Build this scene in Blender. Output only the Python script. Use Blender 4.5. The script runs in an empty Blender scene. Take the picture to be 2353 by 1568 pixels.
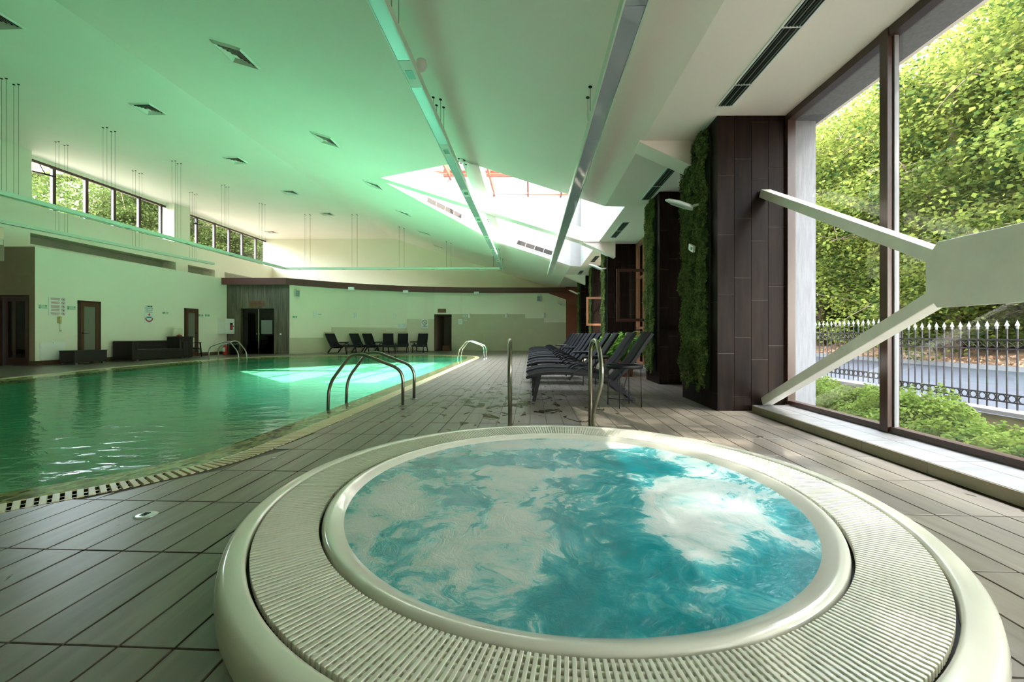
import bpy, bmesh, math, random
import numpy as np
from mathutils import Vector, Matrix
from mathutils.geometry import tessellate_polygon
random.seed(7); rng = np.random.default_rng(11)
SC = bpy.context.scene
COL = SC.collection
PI = math.pi
SH = 0.045                     # building axis is turned slightly from the viewing axis

# ------------------------------------------------------------------ camera, light, exposure
cam_d = bpy.data.cameras.new('camera'); cam = bpy.data.objects.new('camera', cam_d); COL.objects.link(cam)
cam.location = (0, 0, 1.0); cam.rotation_euler = (PI/2, 0, 0)
cam_d.sensor_width = 36; cam_d.lens = 36*970/2353; cam_d.shift_y = -16/2353; cam_d.clip_start = .05; cam_d.clip_end = 600
SC.camera = cam
SC.view_settings.view_transform = 'Standard'; SC.view_settings.look = 'None'
SC.view_settings.gamma = 1; SC.view_settings.use_curve_mapping = False
SC.view_settings.exposure = 2.1
w = bpy.data.worlds.new('world'); SC.world = w; w.use_nodes = True
wt = w.node_tree; bg = wt.nodes['Background']
sky = wt.nodes.new('ShaderNodeTexSky'); sky.sky_type = 'NISHITA'; sky.sun_disc = False
SUN = Vector((-1, .24, -1.17)).normalized()
sky.sun_elevation = math.asin(-SUN.z); sky.sun_rotation = math.atan2(-SUN.x, -SUN.y)
sky.air_density = 1.2; sky.dust_density = 1.5; sky.ozone_density = 1.0
hs_ = wt.nodes.new('ShaderNodeHueSaturation'); hs_.inputs['Saturation'].default_value = .45; wt.links.new(sky.outputs[0], hs_.inputs['Color'])
wt.links.new(hs_.outputs[0], bg.inputs[0]); bg.inputs[1].default_value = 1.65
sd = bpy.data.lights.new('sun', 'SUN'); sd.energy = 7.5; sd.angle = .012; sd.color = (1, .95, .86)
so = bpy.data.objects.new('sun', sd); COL.objects.link(so)
so.rotation_euler = SUN.to_track_quat('-Z', 'Y').to_euler(); so.location = (20, -2, 25)
cy = SC.cycles
cy.max_bounces = 12; cy.diffuse_bounces = 7; cy.glossy_bounces = 4; cy.transparent_max_bounces = 16
cy.transmission_bounces = 4; cy.sample_clamp_indirect = 6; cy.blur_glossy = .6
cy.use_denoising = True
def portal(loc, rot, sx, sy):
    d = bpy.data.lights.new('sky_portal', 'AREA'); d.shape = 'RECTANGLE'; d.size = sx; d.size_y = sy
    d.cycles.is_portal = True
    o = bpy.data.objects.new('sky_portal', d); COL.objects.link(o); o.location = loc; o.rotation_euler = rot
portal((4.25, 11, 1.9), (0, PI/2, -SH), 3.9, 30)        # right window wall, facing -X
portal((-.6, 13.4, 6.9), (0, 0, -SH), 7.2, 8.4)          # skylight, facing down
portal((-16.9, 20, 6.2), (0, -PI/2, -SH), 1.7, 14)       # clerestory, facing +X

# ------------------------------------------------------------------ material helpers
MATS = {}
def nodes_of(m): return m.node_tree.nodes, m.node_tree.links
def mat(name, col=(.8,.8,.8), rough=.5, metal=0, spec=.5, var=0, vscale=4, bump=0, bscale=30, coat=0, stretch=None, emit=None):
    if name in MATS: return MATS[name]
    m = bpy.data.materials.new(name); m.use_nodes = True; n, l = nodes_of(m)
    b = n['Principled BSDF']
    b.inputs['Base Color'].default_value = (*col, 1); b.inputs['Roughness'].default_value = rough
    b.inputs['Metallic'].default_value = metal; b.inputs['Specular IOR Level'].default_value = spec
    b.inputs['Coat Weight'].default_value = coat
    tc = n.new('ShaderNodeTexCoord'); mp = n.new('ShaderNodeMapping'); l.new(tc.outputs['Object'], mp.inputs[0])
    if stretch: mp.inputs['Scale'].default_value = stretch
    nt = n.new('ShaderNodeTexNoise'); nt.inputs['Scale'].default_value = vscale; nt.inputs['Detail'].default_value = 5
    l.new(mp.outputs[0], nt.inputs[0])
    hs = n.new('ShaderNodeMapRange'); hs.inputs[1].default_value = .3; hs.inputs[2].default_value = .7
    hs.inputs[3].default_value = 1-var; hs.inputs[4].default_value = 1+var
    l.new(nt.outputs[0], hs.inputs[0])
    vm = n.new('ShaderNodeVectorMath'); vm.operation = 'SCALE'; vm.inputs[0].default_value = col
    l.new(hs.outputs[0], vm.inputs['Scale']); l.new(vm.outputs[0], b.inputs['Base Color'])
    if bump:
        n2 = n.new('ShaderNodeTexNoise'); n2.inputs['Scale'].default_value = bscale; l.new(mp.outputs[0], n2.inputs[0])
        bp = n.new('ShaderNodeBump'); bp.inputs['Strength'].default_value = bump; bp.inputs['Distance'].default_value = .01
        l.new(n2.outputs[0], bp.inputs['Height']); l.new(bp.outputs[0], b.inputs['Normal'])
    if emit:
        b.inputs['Emission Color'].default_value = (*emit[:3], 1); b.inputs['Emission Strength'].default_value = emit[3]
    MATS[name] = m; return m

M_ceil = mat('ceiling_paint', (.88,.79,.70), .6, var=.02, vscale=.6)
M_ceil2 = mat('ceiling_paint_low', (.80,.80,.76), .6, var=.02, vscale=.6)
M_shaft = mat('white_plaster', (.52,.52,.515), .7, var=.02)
M_wall = mat('mint_wall_paint', (.78,.78,.64), .55, var=.03, vscale=.5)
M_wall2 = mat('cream_wall_paint', (.80,.76,.60), .55, var=.03, vscale=.5)
M_beige = mat('beige_tile', (.52,.50,.33), .3, var=.04, vscale=2)
M_tan = mat('tan_wall_paint', (.36,.29,.20), .6, var=.05)
M_recess_shade = mat('recess_shade_paint', (.42,.45,.33), .7, var=.03)  # wall colour darkened to paint in the shadow band of the recess
M_skirt = mat('skirting_tile', (.09,.06,.035), .3, var=.1)
M_red = mat('brick_red_paint', (.24,.062,.032), .55, var=.05)
M_fascia = mat('dark_red_fascia', (.10,.028,.015), .4, var=.06)
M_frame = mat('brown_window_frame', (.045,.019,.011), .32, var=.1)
M_frame_lit = mat('sunlit_brown_frame', (.33,.15,.08), .35, var=.1)  # lit copy of the brown frame, sunlight put into the colour
M_steel = mat('brushed_steel', (.42,.40,.34), .28, metal=1, var=.06, vscale=20)
M_steel2 = mat('satin_rail_steel', (.28,.265,.21), .30, metal=1, var=.08, vscale=14)
M_chrome = mat('chrome', (.8,.8,.78), .12, metal=1)
M_white = mat('white_plastic', (.78,.80,.76), .4, var=.03)
M_whitep = mat('white_steel_paint', (.80,.78,.70), .38, var=.05, vscale=6)
M_black = mat('black_metal', (.010,.010,.011), .5, spec=.25, var=.1)
M_sling = mat('black_sling_fabric', (.014,.0145,.016), .8, spec=.12, var=.15, vscale=60, bump=.3, bscale=300)
M_rattan = mat('black_rattan', (.016,.012,.010), .5, var=.3, vscale=60, bump=.5, bscale=120)
M_dark = mat('unlit_black', (.01,.011,.010), .8)  # near-black stands for unlit depth in vents and beyond doors
M_slot = mat('dark_slot', (.02,.03,.018), .7)
M_trim_o = mat('ochre_grout', (.55,.27,.05), .5, var=.2, vscale=20)
M_grateb = mat('beige_grate_plastic', (.62,.55,.33), .35, var=.08, vscale=9)
M_gratew = mat('white_grate_plastic', (.70,.69,.58), .35, var=.04, vscale=3)
M_rim = mat('cream_acrylic', (.68,.67,.56), .16, var=.03, vscale=3, coat=.4)
M_lip = mat('acrylic_lip', (.68,.67,.58), .14, var=.03, vscale=3, coat=.5)
M_gutter = mat('dark_gutter', (.03,.025,.015), .6)
M_wood = mat('brown_wood', (.16,.07,.025), .5, var=.2, vscale=8, stretch=(1,1,6))
M_paper = mat('white_paper', (.72,.76,.70), .6)
M_signg = mat('glass_sign', (.50,.66,.52), .2, spec=.6)
M_inkr = mat('red_ink', (.45,.06,.05), .6); M_inkb = mat('blue_ink', (.03,.22,.38), .6)
M_inkk = mat('black_ink', (.02,.03,.02), .6); M_inkg = mat('green_ink', (.02,.25,.10), .6)
M_redp = mat('red_enamel', (.42,.02,.015), .3); M_yel = mat('yellow_plastic', (.6,.45,.02), .4)
M_cream = mat('cream_cushion', (.62,.62,.46), .8)
M_conc = mat('board_marked_concrete', (.165,.165,.17), .8, var=.15, vscale=5, stretch=(6,6,.6), bump=.4, bscale=25)
M_conc2 = mat('wall_cap_stone', (.15,.135,.115), .8, var=.12)
M_creamw = mat('cream_render', (.36,.31,.21), .8, var=.06)
M_iron = mat('wrought_iron', (.013,.011,.013), .45, var=.2)
M_spear = mat('silver_paint', (.30,.29,.27), .4)
M_asph = mat('asphalt', (.040,.042,.049), .85, var=.15, vscale=3, bump=.2)
M_kerb = mat('kerb_stone', (.12,.12,.115), .85, var=.1)
M_soil = mat('soil', (.09,.075,.05), .95, var=.3)
M_bark = mat('bark', (.16,.11,.075), .9, var=.35, vscale=6, stretch=(3,3,.5), bump=.6, bscale=12)
M_drain = mat('drain_cover', (.75,.76,.80), .25, metal=.6)

def wood_tile(name, cols, rough, stretchv, wet=False):
    m = bpy.data.materials.new(name); m.use_nodes = True; n, l = nodes_of(m); b = n['Principled BSDF']
    g = n.new('ShaderNodeNewGeometry'); mp = n.new('ShaderNodeMapping'); l.new(g.outputs['Position'], mp.inputs[0])
    mp.inputs['Scale'].default_value = stretchv
    nt = n.new('ShaderNodeTexNoise'); nt.inputs['Scale'].default_value = 1; nt.inputs['Detail'].default_value = 6; nt.inputs['Distortion'].default_value = .6
    l.new(mp.outputs[0], nt.inputs[0])
    cr = n.new('ShaderNodeValToRGB'); l.new(nt.outputs[0], cr.inputs[0])
    cr.color_ramp.elements[0].position = .3; cr.color_ramp.elements[1].position = .72
    cr.color_ramp.elements[0].color = (*cols[0], 1); cr.color_ramp.elements[1].color = (*cols[1], 1)
    oi = n.new('ShaderNodeObjectInfo')
    mr = n.new('ShaderNodeMapRange'); mr.inputs[3].default_value = .86; mr.inputs[4].default_value = 1.12; l.new(oi.outputs['Random'], mr.inputs[0])
    vm = n.new('ShaderNodeVectorMath'); vm.operation = 'SCALE'; l.new(cr.outputs[0], vm.inputs[0]); l.new(mr.outputs[0], vm.inputs['Scale'])
    out = vm.outputs[0]
    b.inputs['Roughness'].default_value = rough; b.inputs['Specular IOR Level'].default_value = .5 if cols[0][0] > .03 else .08
    if wet:   # water left lying on the planks, mostly a few metres beyond the hot tub
        n2 = n.new('ShaderNodeTexNoise'); n2.inputs['Scale'].default_value = 2.6; n2.inputs['Detail'].default_value = 3; n2.inputs['Distortion'].default_value = 1.2
        mp2 = n.new('ShaderNodeMapping'); l.new(g.outputs['Position'], mp2.inputs[0]); mp2.inputs['Scale'].default_value = (1.6, 1, 1)
        l.new(mp2.outputs[0], n2.inputs[0])
        # region weight: blob around (-.2, 6.2)
        sb = n.new('ShaderNodeVectorMath'); sb.operation = 'SUBTRACT'; l.new(g.outputs['Position'], sb.inputs[0]); sb.inputs[1].default_value = (-.1, 6.4, 0)
        sc = n.new('ShaderNodeVectorMath'); sc.operation = 'MULTIPLY'; l.new(sb.outputs[0], sc.inputs[0]); sc.inputs[1].default_value = (.55, .42, 0)
        ln = n.new('ShaderNodeVectorMath'); ln.operation = 'LENGTH'; l.new(sc.outputs[0], ln.inputs[0])
        rr = n.new('ShaderNodeMapRange'); l.new(ln.outputs['Value'], rr.inputs[0]); rr.inputs[1].default_value = .1; rr.inputs[2].default_value = 1.3
        rr.inputs[3].default_value = .085; rr.inputs[4].default_value = -.14
        ad = n.new('ShaderNodeMath'); ad.operation = 'ADD'; l.new(n2.outputs[0], ad.inputs[0]); l.new(rr.outputs[0], ad.inputs[1])
        th = n.new('ShaderNodeMapRange'); l.new(ad.outputs[0], th.inputs[0]); th.inputs[1].default_value = .60; th.inputs[2].default_value = .62
        mx = n.new('ShaderNodeMix'); mx.data_type = 'RGBA'; l.new(th.outputs[0], mx.inputs[0]); l.new(out, mx.inputs[6])
        mx.inputs[7].default_value = (.062,.048,.022, 1)
        out = mx.outputs[2]
        mr2 = n.new('ShaderNodeMapRange'); l.new(th.outputs[0], mr2.inputs[0]); mr2.inputs[3].default_value = rough; mr2.inputs[4].default_value = .08
        l.new(mr2.outputs[0], b.inputs['Roughness'])
    l.new(out, b.inputs['Base Color'])
    bp = n.new('ShaderNodeBump'); bp.inputs['Strength'].default_value = .15; bp.inputs['Distance'].default_value = .004
    l.new(nt.outputs[0], bp.inputs['Height']); l.new(bp.outputs[0], b.inputs['Normal'])
    return m
M_floor = wood_tile('wood_look_floor_tile', ((.145,.123,.096), (.225,.197,.16)), .30, (14, 1.6, 4), wet=True)
M_grout = mat('brown_grout', (.07,.052,.028), .5, var=.25, vscale=3)
M_clad = wood_tile('dark_wood_wall_tile', ((.006,.0033,.0024), (.018,.0095,.006)), .45, (16, 16, 1.4))
M_cladg = mat('column_grout', (.10,.075,.055), .6)
M_portal = wood_tile('grey_timber_wall_tile', ((.07,.065,.045), (.20,.18,.125)), .5, (9, 9, .9))
M_sill = wood_tile('grey_sill_tile', ((.16,.156,.145), (.24,.235,.225)), .4, (3, 12, 3))

def glass_mat(name, tint=(1,1,1), ior=1.45, rough=0, haze=0, hcol=(.8,.8,.8)):
    m = bpy.data.materials.new(name); m.use_nodes = True; n, l = nodes_of(m)
    n.remove(n['Principled BSDF']); out = n['Material Output']
    t = n.new('ShaderNodeBsdfTransparent'); t.inputs[0].default_value = (*tint, 1)
    g = n.new('ShaderNodeBsdfGlossy'); g.inputs['Roughness'].default_value = rough
    f = n.new('ShaderNodeFresnel'); f.inputs[0].default_value = ior
    mx = n.new('ShaderNodeMixShader'); l.new(f.outputs[0], mx.inputs[0])
    src = t.outputs[0]
    if haze:
        d = n.new('ShaderNodeBsdfDiffuse'); d.inputs[0].default_value = (*hcol, 1)
        g2 = n.new('ShaderNodeNewGeometry'); sx = n.new('ShaderNodeSeparateXYZ'); l.new(g2.outputs['Position'], sx.inputs[0])
        mr = n.new('ShaderNodeMapRange'); l.new(sx.outputs[2], mr.inputs[0]); mr.inputs[1].default_value = .1; mr.inputs[2].default_value = .75
        mr.inputs[3].default_value = haze; mr.inputs[4].default_value = 0
        nz = n.new('ShaderNodeTexNoise'); nz.inputs['Scale'].default_value = 2.5; l.new(g2.outputs['Position'], nz.inputs[0])
        ml = n.new('ShaderNodeMath'); ml.operation = 'MULTIPLY'; l.new(mr.outputs[0], ml.inputs[0]); l.new(nz.outputs[0], ml.inputs[1])
        m0 = n.new('ShaderNodeMixShader'); l.new(ml.outputs[0], m0.inputs[0]); l.new(t.outputs[0], m0.inputs[1]); l.new(d.outputs[0], m0.inputs[2])
        src = m0.outputs[0]
    l.new(src, mx.inputs[1]); l.new(g.outputs[0], mx.inputs[2]); l.new(mx.outputs[0], out.inputs[0])
    return m
M_glass = glass_mat('window_glass', (.97,.98,.97), 1.45)
M_glassh = glass_mat('misted_window_glass', (.97,.98,.97), 1.5, haze=.22, hcol=(.6,.6,.6))
M_glassd = glass_mat('dark_door_glass', (.10,.12,.11), 1.45)
M_frost = mat('frosted_glass', (.16,.17,.13), .35, spec=.6)

def water_mat():
    m = bpy.data.materials.new('pool_water'); m.use_nodes = True; n, l = nodes_of(m)
    n.remove(n['Principled BSDF']); out = n['Material Output']
    t = n.new('ShaderNodeBsdfTransparent'); t.inputs[0].default_value = (.72,.98,.93,1)
    g = n.new('ShaderNodeBsdfGlossy'); g.inputs['Roughness'].default_value = .06
    f = n.new('ShaderNodeFresnel'); f.inputs[0].default_value = 1.33
    ge = n.new('ShaderNodeNewGeometry')
    mp = n.new('ShaderNodeMapping'); l.new(ge.outputs['Position'], mp.inputs[0]); mp.inputs['Scale'].default_value = (1.0, 1.7, 1)
    a = n.new('ShaderNodeTexNoise'); a.inputs['Scale'].default_value = 3.4; a.inputs['Detail'].default_value = 4; a.inputs['Distortion'].default_value = .8; l.new(mp.outputs[0], a.inputs[0])
    bp = n.new('ShaderNodeBump'); bp.inputs['Strength'].default_value = .30; bp.inputs['Distance'].default_value = .03
    l.new(a.outputs[0], bp.inputs['Height']); l.new(bp.outputs[0], g.inputs['Normal']); l.new(bp.outputs[0], f.inputs['Normal'])
    mx = n.new('ShaderNodeMixShader'); l.new(f.outputs[0], mx.inputs[0]); l.new(t.outputs[0], mx.inputs[1]); l.new(g.outputs[0], mx.inputs[2])
    l.new(mx.outputs[0], out.inputs[0]); return m
M_water = water_mat()
M_basin = mat('pool_basin_tile', (.31,.68,.46), .5, var=.10, vscale=.8)

def mosaic_mat():
    m = bpy.data.materials.new('green_mosaic'); m.use_nodes = True; n, l = nodes_of(m); b = n['Principled BSDF']
    g = n.new('ShaderNodeNewGeometry'); vo = n.new('ShaderNodeTexVoronoi'); vo.inputs['Scale'].default_value = 26; vo.distance = 'CHEBYCHEV'; vo.inputs['Randomness'].default_value = .35
    mp = n.new('ShaderNodeMapping'); mp.inputs['Scale'].default_value = (1, .7, 1); mp.inputs['Rotation'].default_value = (0, 0, .2)
    l.new(g.outputs['Position'], mp.inputs[0]); l.new(mp.outputs[0], vo.inputs[0])
    cr = n.new('ShaderNodeValToRGB'); sp = n.new('ShaderNodeSeparateColor'); l.new(vo.outputs['Color'], sp.inputs[0]); l.new(sp.outputs[0], cr.inputs[0])
    cr.color_ramp.interpolation = 'CONSTANT'
    cr.color_ramp.elements[0].color = (.12,.17,.06,1); cr.color_ramp.elements[1].position = .3; cr.color_ramp.elements[1].color = (.30,.33,.13,1)
    e = cr.color_ramp.elements.new(.7); e.color = (.42,.42,.20,1)
    l.new(cr.outputs[0], b.inputs['Base Color']); b.inputs['Roughness'].default_value = .12
    return m
M_mosaic = mosaic_mat()

def foam_mat():
    """churned spa water: teal water with white froth drifting on it, in the tub's own coordinates"""
    m = bpy.data.materials.new('spa_water'); m.use_nodes = True; n, l = nodes_of(m); b = n['Principled BSDF']
    tc = n.new('ShaderNodeTexCoord')
    # swirl the coordinates
    nd = n.new('ShaderNodeTexNoise'); nd.inputs['Scale'].default_value = 1.3; nd.inputs['Detail'].default_value = 3; l.new(tc.outputs['Object'], nd.inputs[0])
    s1 = n.new('ShaderNodeVectorMath'); s1.operation = 'SUBTRACT'; l.new(nd.outputs['Color'], s1.inputs[0]); s1.inputs[1].default_value = (.5,.5,.5)
    s2 = n.new('ShaderNodeVectorMath'); s2.operation = 'SCALE'; l.new(s1.outputs[0], s2.inputs[0]); s2.inputs['Scale'].default_value = .7
    s3 = n.new('ShaderNodeVectorMath'); l.new(tc.outputs['Object'], s3.inputs[0]); l.new(s2.outputs[0], s3.inputs[1])
    def blob(cx, cyy, sx, sy, w, warp=True):
        a = n.new('ShaderNodeVectorMath'); a.operation = 'SUBTRACT'; l.new((s4 if warp else tc).outputs[0 if warp else 'Object'], a.inputs[0]); a.inputs[1].default_value = (cx, cyy, 0)
        c = n.new('ShaderNodeVectorMath'); c.operation = 'MULTIPLY'; l.new(a.outputs[0], c.inputs[0]); c.inputs[1].default_value = (1/sx, 1/sy, 0)
        d = n.new('ShaderNodeVectorMath'); d.operation = 'LENGTH'; l.new(c.outputs[0], d.inputs[0])
        r = n.new('ShaderNodeMapRange'); r.interpolation_type = 'SMOOTHSTEP'; l.new(d.outputs['Value'], r.inputs[0]); r.inputs[1].default_value = .55; r.inputs[2].default_value = 1.15
        r.inputs[3].default_value = w; r.inputs[4].default_value = 0
        return r.outputs[0]
    nf = n.new('ShaderNodeTexNoise'); nf.inputs['Scale'].default_value = 4.5; nf.inputs['Detail'].default_value = 4; l.new(s3.outputs[0], nf.inputs[0])
    f1 = n.new('ShaderNodeVectorMath'); f1.operation = 'SUBTRACT'; l.new(nf.outputs['Color'], f1.inputs[0]); f1.inputs[1].default_value = (.5,.5,.5)
    f2 = n.new('ShaderNodeVectorMath'); f2.operation = 'SCALE'; l.new(f1.outputs[0], f2.inputs[0]); f2.inputs['Scale'].default_value = .55
    f3 = n.new('ShaderNodeVectorMath'); l.new(s3.outputs[0], f3.inputs[0]); l.new(f2.outputs[0], f3.inputs[1])
    s5 = n.new('ShaderNodeVectorMath'); s5.operation = 'SCALE'; l.new(s1.outputs[0], s5.inputs[0]); s5.inputs['Scale'].default_value = .55
    s4 = n.new('ShaderNodeVectorMath'); l.new(tc.outputs['Object'], s4.inputs[0]); l.new(s5.outputs[0], s4.inputs[1])
    big = n.new('ShaderNodeTexNoise'); big.inputs['Scale'].default_value = 2.6; big.inputs['Detail'].default_value = 10; big.inputs['Roughness'].default_value = .68
    l.new(f3.outputs[0], big.inputs[0])
    fs_ = n.new('ShaderNodeTexNoise'); fs_.inputs['Scale'].default_value = 11; fs_.inputs['Detail'].default_value = 6; l.new(f3.outputs[0], fs_.inputs[0])
    fm_ = n.new('ShaderNodeMath'); fm_.operation = 'MULTIPLY_ADD'; l.new(fs_.outputs[0], fm_.inputs[0]); fm_.inputs[1].default_value = .34; fm_.inputs[2].default_value = -.17
    fa_ = n.new('ShaderNodeMath'); l.new(fm_.outputs[0], fa_.inputs[0]); l.new(big.outputs[0], fa_.inputs[1])
    acc = fa_.outputs[0]
    for args in ((.80,-.12,.40,.50,.16),(.55,-.60,.20,.30,.17),(.1,1.05,.80,.24,.20),(1.0,.55,.22,.4,.14),(-.45,-.62,.40,.42,.15),(-.30,-.05,.20,.55,.14),(-1.02,-.35,.22,.75,.17),(-.2,.35,.5,.10,.14),(-.5,.8,.4,.2,.08),
                 (.82,-.88,.32,.28,-.30),(.10,-1.0,.50,.35,-.12),(.18,-.25,.28,.5,-.07),(.68,.50,.36,.14,-.16),(-.72,.42,.34,.22,-.08),(-.88,-.52,.12,.2,-.12)):
        ad = n.new('ShaderNodeMath'); l.new(acc, ad.inputs[0]); l.new(blob(*args), ad.inputs[1]); acc = ad.outputs[0]
    cr = n.new('ShaderNodeValToRGB'); l.new(acc, cr.inputs[0]); r = cr.color_ramp
    r.elements[0].position = .34; r.elements[0].color = (.012,.25,.29,1)
    r.elements[1].position = .76; r.elements[1].color = (.66,.71,.69,1)
    for p, c in ((.44,(.03,.32,.36,1)),(.52,(.10,.42,.45,1)),(.57,(.32,.58,.58,1)),(.63,(.52,.64,.62,1))):
        e = r.elements.new(p); e.color = c
    l.new(cr.outputs[0], b.inputs['Base Color']); b.inputs['IOR'].default_value = 1.33
    rg = n.new('ShaderNodeMapRange'); l.new(acc, rg.inputs[0]); rg.inputs[1].default_value = .5; rg.inputs[2].default_value = .62; rg.inputs[3].default_value = .08; rg.inputs[4].default_value = .5; l.new(rg.outputs[0], b.inputs['Roughness'])
    n2 = n.new('ShaderNodeTexNoise'); n2.inputs['Scale'].default_value = 9; n2.inputs['Detail'].default_value = 7; n2.inputs['Roughness'].default_value = .65; l.new(f3.outputs[0], n2.inputs[0])
    bp = n.new('ShaderNodeBump'); bp.inputs['Strength'].default_value = .55; bp.inputs['Distance'].default_value = .012
    l.new(n2.outputs[0], bp.inputs['Height']); l.new(bp.outputs[0], b.inputs['Normal'])
    return m
M_foam = foam_mat()

def leaf_mat(name, c1, c2, trans=.5, scale=1.5):
    m = bpy.data.materials.new(name); m.use_nodes = True; n, l = nodes_of(m)
    n.remove(n['Principled BSDF']); out = n['Material Output']
    g = n.new('ShaderNodeNewGeometry'); nz = n.new('ShaderNodeTexNoise'); nz.inputs['Scale'].default_value = scale; nz.inputs['Detail'].default_value = 4; l.new(g.outputs['Position'], nz.inputs[0])
    wn = n.new('ShaderNodeMath'); wn.operation = 'MULTIPLY_ADD'; l.new(g.outputs['Random Per Island'], wn.inputs[0]); wn.inputs[1].default_value = .45; l.new(nz.outputs[0], wn.inputs[2])
    cr = n.new('ShaderNodeValToRGB'); l.new(wn.outputs[0], cr.inputs[0]); cr.color_ramp.elements[0].position = .4; cr.color_ramp.elements[1].position = 1.0
    cr.color_ramp.elements[0].color = (*c1, 1); cr.color_ramp.elements[1].color = (*c2, 1)
    d = n.new('ShaderNodeBsdfDiffuse'); t = n.new('ShaderNodeBsdfTranslucent'); l.new(cr.outputs[0], d.inputs[0])
    hs = n.new('ShaderNodeHueSaturation'); hs.inputs['Hue'].default_value = .482; hs.inputs['Value'].default_value = 1.6; hs.inputs['Saturation'].default_value = 1.0
    l.new(cr.outputs[0], hs.inputs['Color']); l.new(hs.outputs[0], t.inputs[0])
    mx = n.new('ShaderNodeMixShader'); mx.inputs[0].default_value = trans; l.new(d.outputs[0], mx.inputs[1]); l.new(t.outputs[0], mx.inputs[2])
    l.new(mx.outputs[0], out.inputs[0]); return m
M_leafA = leaf_mat('maple_leaves', (.010,.036,.010), (.17,.20,.038), .5, .8)
M_leafB = leaf_mat('hillside_leaves', (.012,.024,.006), (.045,.062,.016), .35, .6)
M_leafC = leaf_mat('hedge_leaves', (.045,.085,.015), (.13,.175,.035), .35, 3)
M_leafD = leaf_mat('boxwood_leaves', (.05,.085,.028), (.22,.29,.09), .15, 9)
M_leafE = leaf_mat('houseplant_leaves', (.05,.15,.03), (.16,.30,.05), .35, 5)
M_litter = leaf_mat('dry_leaf_litter', (.22,.12,.06), (.46,.30,.18), .1, 5)
M_hill = mat('hillside_ground', (.075,.068,.038), .95, var=.35, vscale=.12)

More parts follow.
